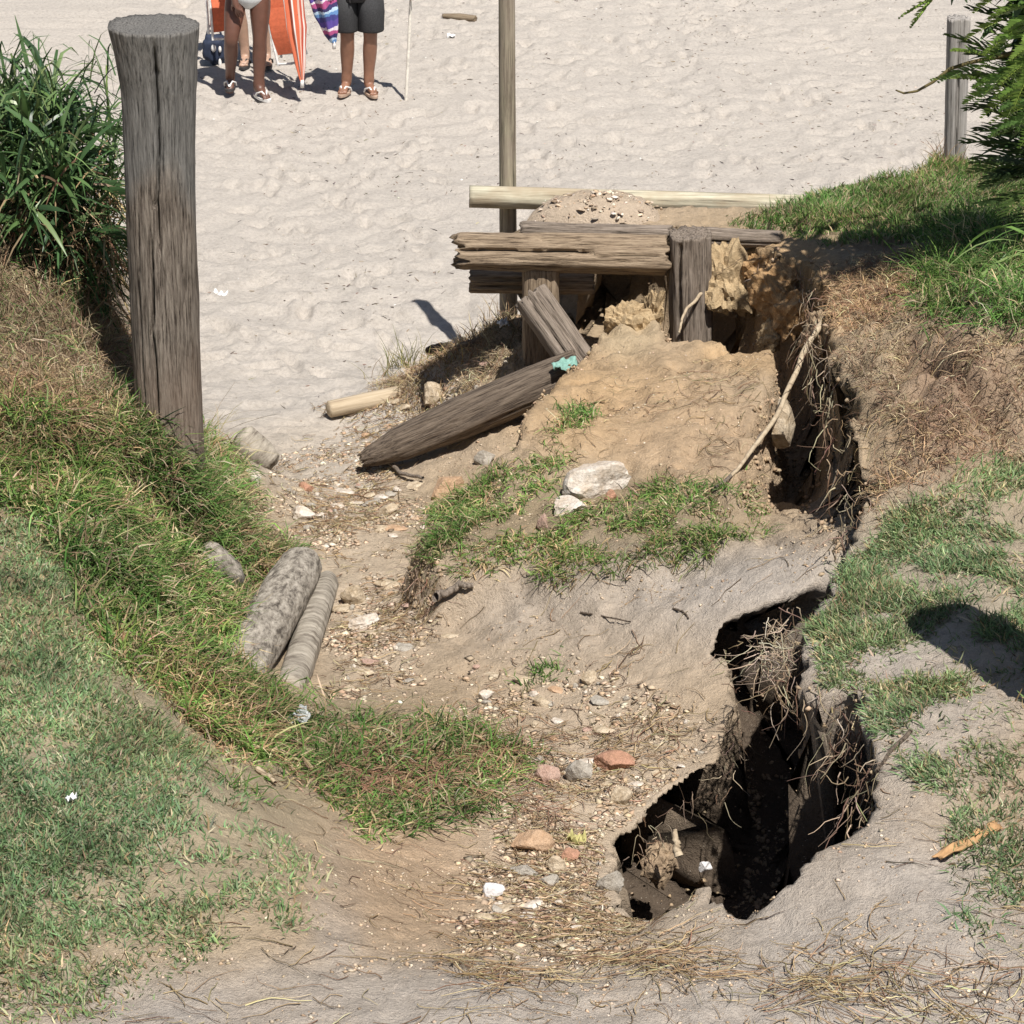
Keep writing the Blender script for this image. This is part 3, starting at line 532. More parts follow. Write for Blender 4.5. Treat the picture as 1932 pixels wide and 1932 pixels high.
# ------------------------------------------------------------------ timber
def frame_to(o, p0, p1, roll=0):
    p0 = Vector(p0); p1 = Vector(p1); z = (p1-p0).normalized()
    ref = Vector((0, -1, 0)) if abs(z.y) < .9 else Vector((0, 0, 1))
    x = z.cross(ref).cross(z).normalized() if False else ref-z*ref.dot(z); x.normalize(); y = z.cross(x)
    M = Matrix((x, y, z)).transposed().to_4x4() @ Matrix.Rotation(roll, 4, 'Z'); M.translation = p0
    return M
def log_mesh(name, L, R, cracks=(), pits=(), segs=56, rings=70, sq=2.0, asp=1.0, seed=0, rough=.05, jag=(.0, .0), dome=(.0, .0), capr=5, off=None):
    """R: list of (t, radius) along local Z; local +X faces the viewer; sq = superellipse power."""
    th = np.linspace(0, 2*np.pi, segs, endpoint=False); t = np.linspace(0, 1, rings)
    TH, T = np.meshgrid(th, t); Rr = np.interp(T, [a for a, b in R], [b for a, b in R])
    se = (np.abs(np.cos(TH))**sq+np.abs(np.sin(TH))**sq)**(-1/sq); Rr = Rr*se
    cx, sy = np.cos(TH), np.sin(TH)
    per = fbm(cx*3+5+seed, sy*3+T*L*4, seed, 3); grain = fbm(cx*14+seed*3.1+sy*9, T*L*1.2+sy*14, seed+9, 3)
    Rr = Rr*(1+rough*per+rough*.55*grain)
    for c0, wd, dp, t0, t1 in cracks:
        cen = c0+.10*fbm(T*L*5, T*0+c0*9, seed+3, 3); d = np.abs((TH-cen+np.pi) % (2*np.pi)-np.pi)
        e = sst((T-t0)/.06)*sst((t1-T)/.06); Rr = Rr-dp*e*np.clip(1-d/wd, 0, 1)
    for c0, tz, wd, dp in pits:
        d = np.sqrt((((TH-c0+np.pi) % (2*np.pi)-np.pi)*Rr)**2+((T-tz)*L)**2); Rr = Rr-dp*np.clip(1.25-d/wd, 0, 1)
    X = Rr*cx; Y = Rr*sy*asp; ZZ = T*L
    if off: Y = Y+np.interp(T, [a for a, b in off], [b for a, b in off])
    jn = fbm(cx*6+seed, sy*6, seed+21, 3)
    ZZ = ZZ+jn*(jag[0]*sst((.08-T)/.08)+jag[1]*sst((T-.92)/.08))
    V = [np.stack([X, Y, ZZ], -1).reshape(-1, 3)]; F = []
    i = np.arange(rings*segs).reshape(rings, segs); j = np.roll(i, -1, 1)
    F.append(np.stack([i[:-1], j[:-1], j[1:], i[1:]], -1).reshape(-1, 4)); tri = []
    n = rings*segs
    for end in (0, 1):
        r0 = i[0] if end == 0 else i[-1]; P0 = V[0][r0]; c = P0.mean(0); prev = r0; sg = -1 if end == 0 else 1
        for k in range(1, capr+1):
            f = 1-k/capr
            if k < capr:
                q = c+(P0-c)*f; q[:, 2] = P0[:, 2]*f+c[2]*(1-f)+sg*dome[end]*math.sqrt(1-f*f)+jag[end]*.6*fbm(q[:, 0]*30+seed, q[:, 1]*30, seed+5+k, 2)
                V.append(q); cur = np.arange(n, n+segs); n += segs
                a = np.stack([prev, np.roll(prev, -1), np.roll(cur, -1), cur], -1); F.append(a if end == 1 else a[:, ::-1]); prev = cur
            else:
                V.append((c+np.array([0, 0, sg*dome[end]]))[None]); a = np.stack([prev, np.roll(prev, -1), np.full(segs, n)], -1); n += 1
                tri.append(a if end == 1 else a[:, ::-1])
    return mesh_np(name, np.concatenate(V), [np.concatenate(F), np.concatenate(tri)], smooth=True)
def log(name, p0, p1, R, mat, parent=None, roll=0, **k):
    p0 = np.array(p0, float); p1 = np.array(p1, float); L = float(np.linalg.norm(p1-p0))
    me = log_mesh(name, L, R if isinstance(R, list) else [(0, R), (1, R)], **k); o = link(name, me, mat, None)
    M = frame_to(o, p0, p1, roll)
    if parent is not None:
        o.parent = parent; bpy_inv = Matrix.Translation(-parent.location); o.matrix_local = bpy_inv @ M
    else: o.matrix_world = M
    return o
W_POST = mat_wood('post_wood', (.35,.30,.25), (.20,.165,.135), (.03,.022,.017), gray=(.19,.182,.17), zsplit=1.55, low=(.9, (.33,.24,.18)), stretch=(110, 110, 6), bstr=1.0)
W_GREY = mat_wood('grey_timber', (.36,.30,.25), (.24,.195,.155), (.07,.055,.045), stretch=(100, 100, 5), bstr=1)
W_FPOST = mat_wood('silver_timber', (.46,.43,.40), (.34,.315,.29), (.12,.11,.1), stretch=(60, 60, 2), bstr=.8)
W_BEAM = mat_wood('brown_beam', (.44,.34,.24), (.30,.225,.155), (.09,.065,.045), stretch=(90, 90, 5), bstr=1)
W_RAIL = mat_wood('pale_rail', (.44,.37,.27), (.36,.30,.21), (.24,.19,.13), gray=(.40,.37,.28), bstr=.35)
W_POLE = mat_wood('pole_wood', (.34,.29,.23), (.30,.25,.195), (.17,.135,.1), gray=(.30,.265,.19), zsplit=None, bstr=.35)
W_DARK = mat_wood('dark_log', (.24,.19,.145), (.14,.108,.083), (.04,.03,.024), stretch=(90, 90, 5), bstr=1)
W_FIBRE = mat_wood('fibrous_log', (.50,.45,.38), (.30,.265,.22), (.10,.085,.07), stretch=(34, 34, 14), bstr=1.0)
W_RING = mat_wood('ringed_log', (.46,.41,.34), (.31,.275,.225), (.15,.125,.1), stretch=(7, 7, 30), bstr=.7)
W_PALE = mat_wood('pale_log', (.52,.43,.31), (.43,.345,.24), (.30,.23,.16), bstr=.4)
# the big post, left
b = atY(312, 830, 11.0); zt = atY(284, 46, 11.0)
po = log('gate_post', (b[0]+.012, 11.0, .65), (zt[0]+.012, 11.0, zt[2]), [(0, .148), (.5, .150), (.78, .151), (.88, .158), (.95, .174), (1, .192)], W_POST, off=[(0, 0), (.7, .0), (.9, .012), (1, .0)], segs=180, rings=170, seed=4, rough=.035, jag=(0, .012),
   cracks=[(.08, .07, .05, .60, 1.0), (-.2, .06, .04, .2, .66), (.5, .05, .015, .3, .9), (.75, .04, .012, .45, .95), (-.62, .045, .014, .2, .7), (-.4, .035, .01, .35, .55), (.28, .035, .01, .2, .5), (1.0, .05, .012, .2, .8)], pits=[(.1, .935, .016, .028), (-.02, .70, .014, .028)])
tag(po, 'thick weathered round wooden post with a cracked grey top standing on the left grass bank', 'post', 'big gate posts')
# its twin stands just outside the frame and throws the dark shadow on the right lawn
tb = ground(1790, 1175); Lh = 1.55
bx = tb[0]+math.sin(SUN_AZ)*Lh/math.tan(SUN_EL); by = tb[1]-math.cos(SUN_AZ)*Lh/math.tan(SUN_EL)
p2 = log('gate_post', (bx, by, tb[2]-.3), (bx, by, tb[2]+Lh), [(0, .145), (1, .15)], W_POST, segs=64, rings=60, seed=8, rough=.03, cracks=[(.2, .05, .02, .3, .95)], dome=(0, .03))
tag(p2, 'thick round post just right of the frame, throwing its dark shadow on the right lawn', 'post', 'big gate posts')
# slender pole with the rail
pY = 15.12; pb = atY(957, 440, pY)
fe = empty('rail_fence', (pb[0], pY, 0)); tag(fe, 'slender tall wooden pole carrying a pale horizontal log rail above the beach', 'fence')
log('pole', (pb[0]+.01, pY, -.2), (pb[0]-.003, pY, 2.47), [(0, .056), (1, .046)], W_POLE, fe, segs=32, rings=80, seed=3, rough=.03, cracks=[(.3, .1, .006, .4, .95)], dome=(0, .02))
log('rail', atY(886, 371, 15.0), atY(1560, 388, 15.02), [(0, .066), (1, .06)], W_RAIL, fe, segs=36, rings=90, seed=5, rough=.03, cracks=[(.5, .08, .008, .1, .95), (-.3, .06, .006, .3, .8)], jag=(.006, .01))
# far right post
q0 = atY(1801, 330, 15.6); q1 = atY(1809, 34, 15.6)
po3 = log('fence_post', (q0[0], 15.6, 1.0), (q1[0], 15.6, q1[2]), [(0, .062), (1, .066)], W_FPOST, segs=48, rings=90, sq=3.2, seed=6, rough=.04, cracks=[(.02, .16, .04, .0, .9), (.35, .06, .012, .1, .9)], jag=(0, .02))
tag(po3, 'weathered grey fence post split down the middle at the back of the grassy mound', 'post')
# collapsed timber retaining wall
wa = atY(1060, 560, 14.0); wl = empty('timber_wall', (wa[0], 14.0, .3)); tag(wl, 'broken brown timber retaining wall with thick beams and stumps above the gully', 'wall')
log('beam', atY(871, 474, 13.95), atY(1258, 481, 13.93), [(0, .098), (.5, .104), (1, .106)], W_BEAM, wl, segs=64, rings=110, sq=3.4, seed=11, rough=.09, jag=(.09, .04), cracks=[(.12, .13, .06, 0, .66), (-.5, .08, .035, 0, .6), (.3, .07, .03, .5, 1), (.55, .05, .012, .2, .9), (-.2, .05, .012, .4, 1), (1.2, .1, .02, 0, .8)], roll=-.55)
log('beam', atY(888, 530, 14.17), atY(1120, 532, 14.17), [(0, .066), (1, .066)], W_BEAM, wl, segs=40, rings=60, sq=2.6, seed=13, rough=.07, jag=(.02, .02), cracks=[(.2, .1, .025, 0, .7), (-.4, .08, .02, 0, .9)])
log('cap_log', atY(990, 434, 14.3), atY(1262, 442, 14.25), [(0, .05), (.4, .045), (1, .05)], W_GREY, wl, segs=40, rings=70, seed=15, rough=.12, jag=(.03, .03), dome=(.02, .02), cracks=[(.3, .12, .02, .2, .8)])
log('cap_log', atY(1335, 446, 13.98), atY(1470, 452, 13.95), [(0, .055), (1, .05)], W_GREY, wl, segs=40, rings=50, seed=16, rough=.1, jag=(.03, .03), cracks=[(.2, .12, .02, 0, 1)])
a0 = atY(1020, 720, 13.98); a1 = atY(1020, 500, 13.98)
log('upright', (a0[0], 13.98, a0[2]-.3), (a1[0], 13.98, a1[2]), [(0, .102), (1, .102)], W_BEAM, wl, segs=48, rings=60, sq=4.5, seed=17, rough=.03, cracks=[(.5, .08, .012, 0, 1), (-.3, .06, .012, 0, 1)])
a0 = atY(1303, 640, 13.9); a1 = atY(1303, 440, 13.9)
log('stump', (a0[0]+.01, 13.9, a0[2]-.3), (a1[0], 13.9, a1[2]), [(0, .118), (1, .116)], W_GREY, wl, segs=72, rings=80, sq=2.6, seed=19, rough=.08, jag=(0, .02), cracks=[(-.55, .1, .05, 0, 1), (-.2, .06, .02, 0, 1), (.3, .05, .014, .2, 1), (.7, .05, .014, .0, .9)])
lt = log('leaning_timber', atY(1102, 700, 13.5), atY(1004, 562, 13.72), [(0, .108), (1, .108)], W_GREY, segs=64, rings=80, sq=4.2, asp=.9, seed=23, rough=.05, jag=(.02, .05), roll=.35, cracks=[(.25, .09, .045, 0, 1), (-.35, .09, .035, 0, 1), (-.05, .04, .012, .1, .9)])
tag(lt, 'squared grey timber leaning against the broken wall with split grain', 'timber')
fl = log('fallen_log', atz(684, 868, .17), atY(1092, 692, 13.42), [(0, .035), (.05, .06), (.18, .095), (.45, .115), (.8, .115), (1, .1)], W_DARK, segs=72, rings=120, seed=27, rough=.06, jag=(.03, .03), cracks=[(-.9, .06, .02, .1, .7), (.4, .05, .015, .3, .9), (1.4, .08, .02, .5, 1), (-.3, .05, .012, .05, .5)])
tag(fl, 'long dark fallen log sloping down to a blunt tip beside the sandy path', 'log')
sm = log('pale_log', atz(622, 772, .085), atz(800, 735, .1), [(0, .05), (1, .056)], W_PALE, segs=40, rings=50, seed=29, rough=.04, dome=(.015, .0), cracks=[(.4, .08, .006, .1, .9)])
tag(sm, 'short pale smooth log half sunk in the sand at the foot of the slope', 'log')
lg = log('weathered_log', atz(452, 1268, .80), atz(572, 1062, .52), [(0, .105), (.3, .114), (.8, .112), (.95, .102), (1, .08)], W_FIBRE, segs=64, rings=110, seed=31, rough=.045, dome=(.03, .03), cracks=[(.1, .08, .012, .1, .8), (-.6, .08, .01, .2, .9), (.6, .07, .012, .0, .7)])
tag(lg, 'thick grey fibrous log, wider of the two lying side by side at the bank foot', 'log', 'grey logs by the path')
lg = log('weathered_log', atz(548, 1300, .66), atz(618, 1094, .42), [(0, .066), (.5, .066), (.95, .058), (1, .045)], W_RING, segs=48, rings=100, seed=33, rough=.07, dome=(.02, .03))
tag(lg, 'slim grey ringed log lying along the path side of the thicker fibrous log', 'log', 'grey logs by the path')
lg = log('log_stub', atz(455, 826, .3), atz(508, 872, .17), [(0, .085), (.7, .085), (1, .07)], W_RING, segs=40, rings=30, seed=35, rough=.06, dome=(.03, .03), jag=(.01, .02))
tag(lg, 'pale ringed log stub poking from the bank right of the big post', 'log')
lg = log('log_stub', atz(392, 1048, .86), atz(444, 1098, .66), [(0, .07), (.7, .075), (1, .05)], W_FIBRE, segs=40, rings=30, seed=37, rough=.08, dome=(.03, .03))
tag(lg, 'grey rounded log stub half hidden in the long grass of the left bank', 'log')
# ------------------------------------------------------------------ heap of bark chips on the terrace behind the wall
hp = []
while len(hp) < 420:
    u, v = random.gauss(0, .42), random.gauss(0, .5)
    if u*u+v*v < 1.05: hp.append((gm[0]+u*.4, 14.68+v*.24, max(0, 1-(u*u+v*v))))
hp = np.array(hp); hz = np.minimum(height(hp[:, 0], hp[:, 1]), 1.16); hz = np.maximum(hz, 1.1)+hp[:, 2]**.8*.13
chips('rubble_grains', 'pale crumbs and chips strewn over the sandy heap behind the broken wall beam', np.c_[hp[:, 0], hp[:, 1], hz], (.005, .022), [(.56,.43,.31),(.62,.52,.41),(.50,.36,.245),(.66,.58,.49),(.40,.3,.22)], (.15, .45), 'rubble', base=(IV, IF))
core_t = np.linspace(0, 2*np.pi, 28, endpoint=False); V = [[gm[0], 14.68, 1.27]]
for r, z in ((.35, 1.258), (.65, 1.222), (.9, 1.15), (1.05, 1.04)):
    V += [[gm[0]+r*.41*math.cos(a)*(1+.08*math.sin(3*a+r*5)), 14.68+r*.26*math.sin(a), z+.018*math.sin(5*a+r*9)+.012*math.sin(11*a)] for a in core_t]
n = 28; T3 = np.array([[0, 1+i, 1+(i+1) % n] for i in range(n)]); Q4 = np.array([[1+k*n+i, 1+(k+1)*n+i, 1+(k+1)*n+(i+1) % n, 1+k*n+(i+1) % n] for k in range(3) for i in range(n)])
ho = link('earth_heap', mesh_np('earth_heap', V, [T3, Q4], np.tile([.58,.47,.36], (len(V), 1)), True), M_GROUND); tag(ho, 'low pale sandy heap on the terrace behind the broken timber wall', 'earth', kind='structure')

# ------------------------------------------------------------------ stones, bricks and rubbish
def stone(name, label, cat, px, py, wpx, hpx, mat, seed, planes=13, flat=.55, yaw=None, sink=.32, P=None, rough=.05, group=None):
    P = ground(px, py+hpx*.35) if P is None else np.array(P); dep = P[1]*CP-(P[2]-CAMZ)*SP; s = dep/FOC
    rs = random.Random(seed); bm = bmesh.new(); bmesh.ops.create_icosphere(bm, subdivisions=4 if wpx > 88 or rough > .1 else (3 if px else 2), radius=1)
    pl = [(Vector((rs.gauss(0, 1), rs.gauss(0, 1), rs.gauss(0, .8))).normalized(), rs.uniform(.45, .85)) for _ in range(planes)]
    a = wpx*s*.5; c = hpx*s*.66; b = max(a*.7, c*flat)
    for v in bm.verts:
        d = v.co.normalized(); r = min([1.0]+[k/max(q.dot(d), 1e-3) for q, k in pl if q.dot(d) > 0])
        n = float(fbm(d.x*2.3+seed, d.y*2.3+d.z*3.1, seed, 3))*rough*2; n += ((float(fbm(d.x*9+seed, d.y*9+d.z*4, seed+2, 3))+float(fbm(d.z*11+seed, d.x*8-d.y*9, seed+6, 3))+float(fbm(d.y*17-d.z*13, d.x*19+d.z*12, seed+8, 2))*.7)*rough*.8 if rough > .1 else 0); v.co = d*r*(1+n); v.co.x *= a; v.co.y *= b; v.co.z *= c
    me = bpy.data.meshes.new(name); bm.to_mesh(me); bm.free()
    o = link(name, me, mat); o.location = P+np.array([0, 0, c*(1-2*sink)]); o.rotation_euler = (rs.uniform(-.15, .15), rs.uniform(-.2, .2), rs.uniform(-.5, .5) if yaw is None else yaw)
    tag(o, label, cat, group); return o
S_WHITE = mat_stone('white_render', (.46,.37,.28), (.68,.62,.55), 14, 1.0); S_GREY = mat_stone('grey_concrete', (.30,.26,.21), (.46,.42,.36), 30, 1.0); S_CREAM = mat_stone('cream_rock', (.36,.27,.17), (.60,.50,.37), 26, 1.0)
S_RED = mat_stone('red_brick', (.36,.2,.125), (.50,.27,.18), 26, 1.0); S_PINK = mat_stone('pink_brick', (.40,.25,.19), (.5,.35,.28), 26, 1.0); S_ORA = mat_stone('orange_rock', (.40,.25,.145), (.54,.37,.24), 26, 1.0); S_SHELL = mat_stone('white_shell', (.7,.68,.68), (.8,.78,.78), 30, .3); S_EARTH = mat_stone('earth_clod', (.24,.17,.11), (.42,.31,.2), 30, 1.2)
ST = 'stone'
stone('concrete_chunk', 'large whitish chunk of broken rendered masonry in the grass of the middle mound', 'rubble', 1128, 900, 150, 84, S_WHITE, 3, flat=.8, sink=.35, yaw=.5)
stone('concrete_chunk', 'flat whitish slab of rubble just below the large whitish chunk', 'rubble', 1078, 952, 95, 34, S_WHITE, 5, sink=.35)
stone('brick_fragment', 'dusky red brick end below the white rubble on the middle mound', 'brick', 1024, 985, 36, 40, S_PINK, 6, sink=.3)
stone('brick_fragment', 'small orange brick bit lying on the white rubble', 'brick', 1152, 938, 34, 20, S_RED, 7, sink=.2)
stone('rock', 'rounded orange rock at the left tip of the middle mound', ST, 845, 912, 92, 54, S_ORA, 9, flat=.8, sink=.3)
stone('concrete_chunk', 'small grey block by the blunt lower side of the fallen log', 'rubble', 914, 862, 56, 30, S_GREY, 11)
stone('rock', 'cracked cream rock jutting from the edge of the dark cleft', ST, 1466, 812, 62, 84, S_CREAM, 13, P=ground(1452, 852)+np.array([.06, -.02, .05]), flat=.9, sink=.2)
stone('brick_fragment', 'long red brick piece lying in the gully litter', 'brick', 1160, 1436, 92, 32, S_RED, 15, planes=9, yaw=-.3)
stone('brick_fragment', 'flat pink brick piece left of the grey stone in the gully', 'brick', 1034, 1458, 66, 38, S_PINK, 17)
stone('rock', 'flat grey stone between the pink and the red brick piece', ST, 1096, 1453, 66, 44, S_GREY, 19)
stone('rock', 'brown orange slab near the pit with a curved edge', ST, 1000, 1582, 92, 46, S_ORA, 21)
stone('rock', 'smooth tan cobble in front of the brown orange slab', ST, 1048, 1628, 58, 38, S_CREAM, 23)
stone('rock', 'pale grey flat stone left of the smooth tan cobble', ST, 985, 1640, 70, 26, S_GREY, 25)
stone('rock', 'pale grey angular stone just below the tan cobble', ST, 1034, 1660, 52, 26, S_GREY, 27)
stone('brick_fragment', 'brown brick bit at the foot of the pit edge', 'brick', 1076, 1612, 60, 24, S_RED, 28)
stone('rock', 'greyish cobble by the left corner of the dark pit', ST, 1150, 1660, 66, 46, S_GREY, 29)
stone('rock', 'rough pale lump on the lit slope left of the pit shadow', ST, 1168, 1495, 56, 48, S_CREAM, 30)
o = stone('shell', 'clean white oyster shell lying on the tan gully slope', 'shell', 932, 1682, 44, 34, S_SHELL, 31, planes=6, sink=.15)
stone('brick_fragment', 'flat red tile bit on the sandy path', 'brick', 578, 918, 40, 20, S_RED, 33)
stone('rock', 'white flat stone on the path edge below the log stub', ST, 572, 968, 70, 26, S_WHITE, 35)
stone('rock', 'whitish lump under the pale log stub', ST, 474, 897, 50, 34, S_WHITE, 36)
stone('rock', 'pale broad stone beside the two grey logs', ST, 668, 1125, 62, 40, S_CREAM, 37)
stone('rock', 'cream flat stone in front of the broad pale stone', ST, 690, 1170, 82, 30, S_WHITE, 39)
stone('rock', 'round tan stone on the path near the mound', ST, 733, 962, 46, 22, S_CREAM, 41)
stone('rock', 'rounded pale boulder behind the short pale log', ST, 815, 745, 62, 46, S_CREAM, 43, flat=.9)
stone('rock', 'pale stone on the lit bare slope of the gully', ST, 915, 1310, 44, 22, S_WHITE, 45)
stone('rock', 'cream stone near the small grass tuft', ST, 1110, 1278, 46, 24, S_CREAM, 47)
stone('rock', 'cream angular stone lower on the gully slope', ST, 1020, 1322, 46, 22, S_CREAM, 49)
stone('earth_clod', 'lit earth clod standing in the dark pit hole', 'clod', 1246, 1640, 84, 92, S_EARTH, 51, flat=.9, sink=.1, rough=.14)
stone('rock', 'little white chip on the rim of the pit', ST, 1332, 1650, 36, 24, S_SHELL, 53)
for lb, cx, cy, cz, a_, b_, sd in (('crumbly earth clod with rootlets at the top edge of the pit wall', 1540, 1290, 1.25, 62, 70, 55), ('brown earth clod below the topmost clod on the pit wall', 1530, 1360, 1.08, 54, 80, 155), ('narrow earth clod halfway down the dark pit wall', 1522, 1425, .92, 40, 66, 255), ('small earth clod lowest on the lit strip of the pit wall', 1510, 1480, .78, 30, 50, 355)):
    stone('earth_clod', lb, 'clod', cx, cy, a_, b_, S_EARTH, sd, P=atz(cx, cy, cz), flat=.6, rough=.2, sink=.5)
stone('earth_clod', 'crumbling orange earth lump on the bank right of the stump', 'clod', 1470, 545, 110, 90, mat_stone('orange_earth', (.3,.17,.07), (.5,.32,.16), 26, 1.2), 57, P=atz(1468, 548, 1.1), flat=.9, rough=.16, sink=.5)
stone('earth_clod', 'tan earth lump piled against the right side of the stump', 'clod', 1375, 520, 120, 150, mat_stone('tan_earth', (.34,.24,.13), (.52,.39,.23), 26, 1.2), 59, P=atz(1375, 540, .98), flat=.8, rough=.16, sink=.5)
MO = bpy.data.materials['orange_earth']; MT = bpy.data.materials['tan_earth']
for lb, cx, cy, cz, a_, b_, mm, sd in (('crumbling orange clay lump under the far grass lip', 1420, 505, 1.1, 80, 60, MO, 61), ('orange clay lump right of the dark arch in the bank', 1500, 590, 1.05, 90, 100, MO, 63), ('tan clay block low in the clay face beside the middle mound', 1450, 640, .9, 70, 60, MT, 65), ('brown clay block under the shaded lip of the right bank', 1545, 640, 1.2, 70, 110, S_EARTH, 67), ('tan clay block under the broken wall beam', 1180, 610, .82, 120, 90, MT, 69), ('small tan clay block left of the grey stump', 1232, 590, .86, 50, 90, MT, 71)):
    stone('earth_clod', lb, 'clod', cx, cy, a_, b_, mm, sd, P=atz(cx, cy, cz), flat=.7, rough=.18, sink=.5)
# a few dozen larger stones of the gully bed
CM = [S_WHITE, S_CREAM, S_GREY, S_ORA, S_PINK]
pts, px, py = sample(2600, GUL, 30, (-1.3, 1.2, 6.6, 14.5), 171)
for i in range(min(230, len(pts))):
    stone('gravel_stone', 'small loose stone in the litter of the gully bed', ST, 0, 0, 10+46*RNG.uniform()**2.2, RNG.uniform(5, 12), CM[int(RNG.choice(5, p=[.32,.3,.2,.1,.08]))], 200+i, planes=8, P=pts[i], group='loose stones in the gully bed')
R_W = mat_plain('white_plastic', (.78,.78,.77), .4)
R_T = mat_plain('turquoise_cloth', (.2,.36,.31), .8, 60, .3, .6)
def sheet(name, label, cat, P, sx, sy, mat, seed, amp=.02, yaw=0, thick=.004, tilt=0):
    bm = bmesh.new(); bmesh.ops.create_grid(bm, x_segments=14, y_segments=10, size=1)
    for v in bm.verts:
        x, y = v.co.x, v.co.y; e = 1+.12*float(fbm(x*2+seed, y*2, seed, 2))
        v.co = Vector((x*sx*e, y*sy*e, amp*2*float(fbm(x*2.2+seed, y*2.2, seed+3, 3))))
    r = bmesh.ops.solidify(bm, geom=bm.faces[:], thickness=thick); me = bpy.data.meshes.new(name); bm.to_mesh(me); bm.free()
    for p in me.polygons: p.use_smooth = True
    o = link(name, me, mat); o.location = P; o.rotation_euler = (tilt, 0, yaw); return tag(o, label, cat)
sheet('cloth_scrap', 'torn turquoise cloth scrap lying at the top end of the dark fallen log', 'cloth', atY(1066, 690, 13.3)+np.array([0, 0, .01]), .07, .035, R_T, 2, .018, .5, tilt=.2)
sheet('paper_scrap', 'white paper scrap lying alone on the beach sand right of the big post', 'litter', ground(416, 557)+np.array([0, 0, .01]), .05, .022, R_W, 4, .02, -.3)
sheet('paper_scrap', 'tiny white scrap on the green lawn', 'litter', ground(136, 1522)+np.array([0, 0, .03]), .018, .013, R_W, 6, .012)
sheet('cloth_scrap', 'grey faded cloth scrap caught in the grass mat', 'cloth', ground(556, 1376)+np.array([0, 0, .045]), .06, .035, mat_plain('grey_cloth', (.36,.38,.38), .8), 8, .03, .4)
sheet('plastic_scrap', 'milky white plastic scrap stuck in the earth beside the grey stump', 'plastic', atz(1331, 543, .98)+np.array([.02, -.02, .02]), .055, .04, mat_plain('milky_plastic', (.45,.48,.5), .35), 10, .02, .2, tilt=1.1)
sheet('plastic_scrap', 'white plastic scrap caught in the dry plants beside the wall', 'plastic', ground(950, 622)+np.array([0, -.05, .06]), .03, .022, R_W, 12, .02, .5, tilt=.5)
sheet('paper_scrap', 'white scrap lying on the far sand right of the walking stick', 'litter', ground(851, 71)+np.array([0, 0, .02]), .035, .03, R_W, 14, .02)
sheet('leaf', 'yellow curled leaf in the gully litter by the tan cobble', 'leaf', ground(1088, 1592)+np.array([0, 0, .02]), .035, .022, mat_plain('yellow_leaf', (.46,.42,.17), .7), 16, .03)
sheet('leaf', 'orange brown dry palm leaf flat on the grey earth at right', 'leaf', ground(1828, 1592)+np.array([0, 0, .012]), .15, .02, mat_plain('brown_leaf', (.42,.25,.12), .8), 18, .012, .75)
dw = log('driftwood', ground(836, 34)+np.array([0, 0, .02]), ground(897, 40)+np.array([0, 0, .02]), [(0, .02), (.5, .035), (1, .03)], mat_wood('driftwood_wood', (.3,.24,.17), (.2,.15,.1), (.1,.07,.05)), segs=24, rings=30, seed=41, rough=.12, jag=(.02, .02))
tag(dw, 'short brown driftwood piece lying on the far sand', 'driftwood')
def stick(name, label, cat, px, r0, r1, mat, lift=.02, seed=0, zs=None):
    pts = np.array([ground(*q) for q in px])+np.array([0, 0, lift]) if zs is None else np.array([atz(q[0], q[1], z) for q, z in zip(px, zs)])
    t = np.linspace(0, 1, len(pts)); tt = np.linspace(0, 1, 24); pa = np.stack([np.interp(tt, t, pts[:, i]) for i in range(3)], 1)
    k = np.ones(5)/5
    for i in range(3): pa[2:-2, i] = np.convolve(pa[:, i], k, 'valid')
    pa += np.stack([fbm(tt*7+seed, tt*0+i, seed+i, 3)*r0*.8 for i in range(3)], 1)
    V, Fq, c = tubes(pa[None], np.linspace(r0, r1, 24)[None], np.array([[.3, .25, .2]]), 8)
    return tag(link(name, mesh_np(name, V, [Fq], c, True), mat), label, cat)
stick('branch', 'dark broken branch stub lying on the slope left of the wall', 'branch', [(806, 668), (835, 666), (872, 662), (905, 650)], .028, .02, W_DARK, .03, 1)
stick('branch', 'curved grey branch bent down over the small hollow under the mound', 'branch', [(824, 1150), (835, 1138), (860, 1126), (893, 1125)], .022, .013, W_GREY, .05, 2)
stick('branch', 'forked grey driftwood branch lying below the fallen log', 'branch', [(722, 872), (745, 890), (760, 905), (800, 912)], .014, .009, W_GREY, .03, 3)
stick('root', 'long bare grey root running down along the left edge of the dark cleft', 'root', [(1560, 600), (1520, 650), (1495, 720), (1460, 800), (1400, 870), (1365, 910)], .017, .008, W_PALE, .03, 4, zs=[1.36, 1.28, 1.15, 1.1, 1.05, 1.02])
stick('root', 'second thin root beside the long bare grey root on the mound edge', 'root', [(1475, 770), (1440, 830), (1400, 890), (1350, 930)], .014, .008, W_GREY, .02, 5)
stick('root', 'pale bent root leaning against the grey stump', 'root', [(1345, 520), (1320, 560), (1290, 590), (1280, 630)], .012, .006, W_PALE, .03, 6, zs=[1.02, .96, .93, .88])
stick('root', 'thin dark root runner lying on the right lawn edge above the pit', 'root', [(1720, 1385), (1680, 1420), (1650, 1470), (1625, 1520)], .008, .005, W_DARK, .012, 7)
stick('stick', 'white weathered stick on the dirt slope below the lawn', 'stick', [(488, 1460), (505, 1472), (522, 1484)], .011, .006, W_PALE, .015, 8)
stick('bone', 'pale pointed root end standing up in the dark pit', 'root', [(1272, 1565), (1276, 1590), (1280, 1615)], .008, .018, W_PALE, .04, 9, zs=[.82, .78, .74])
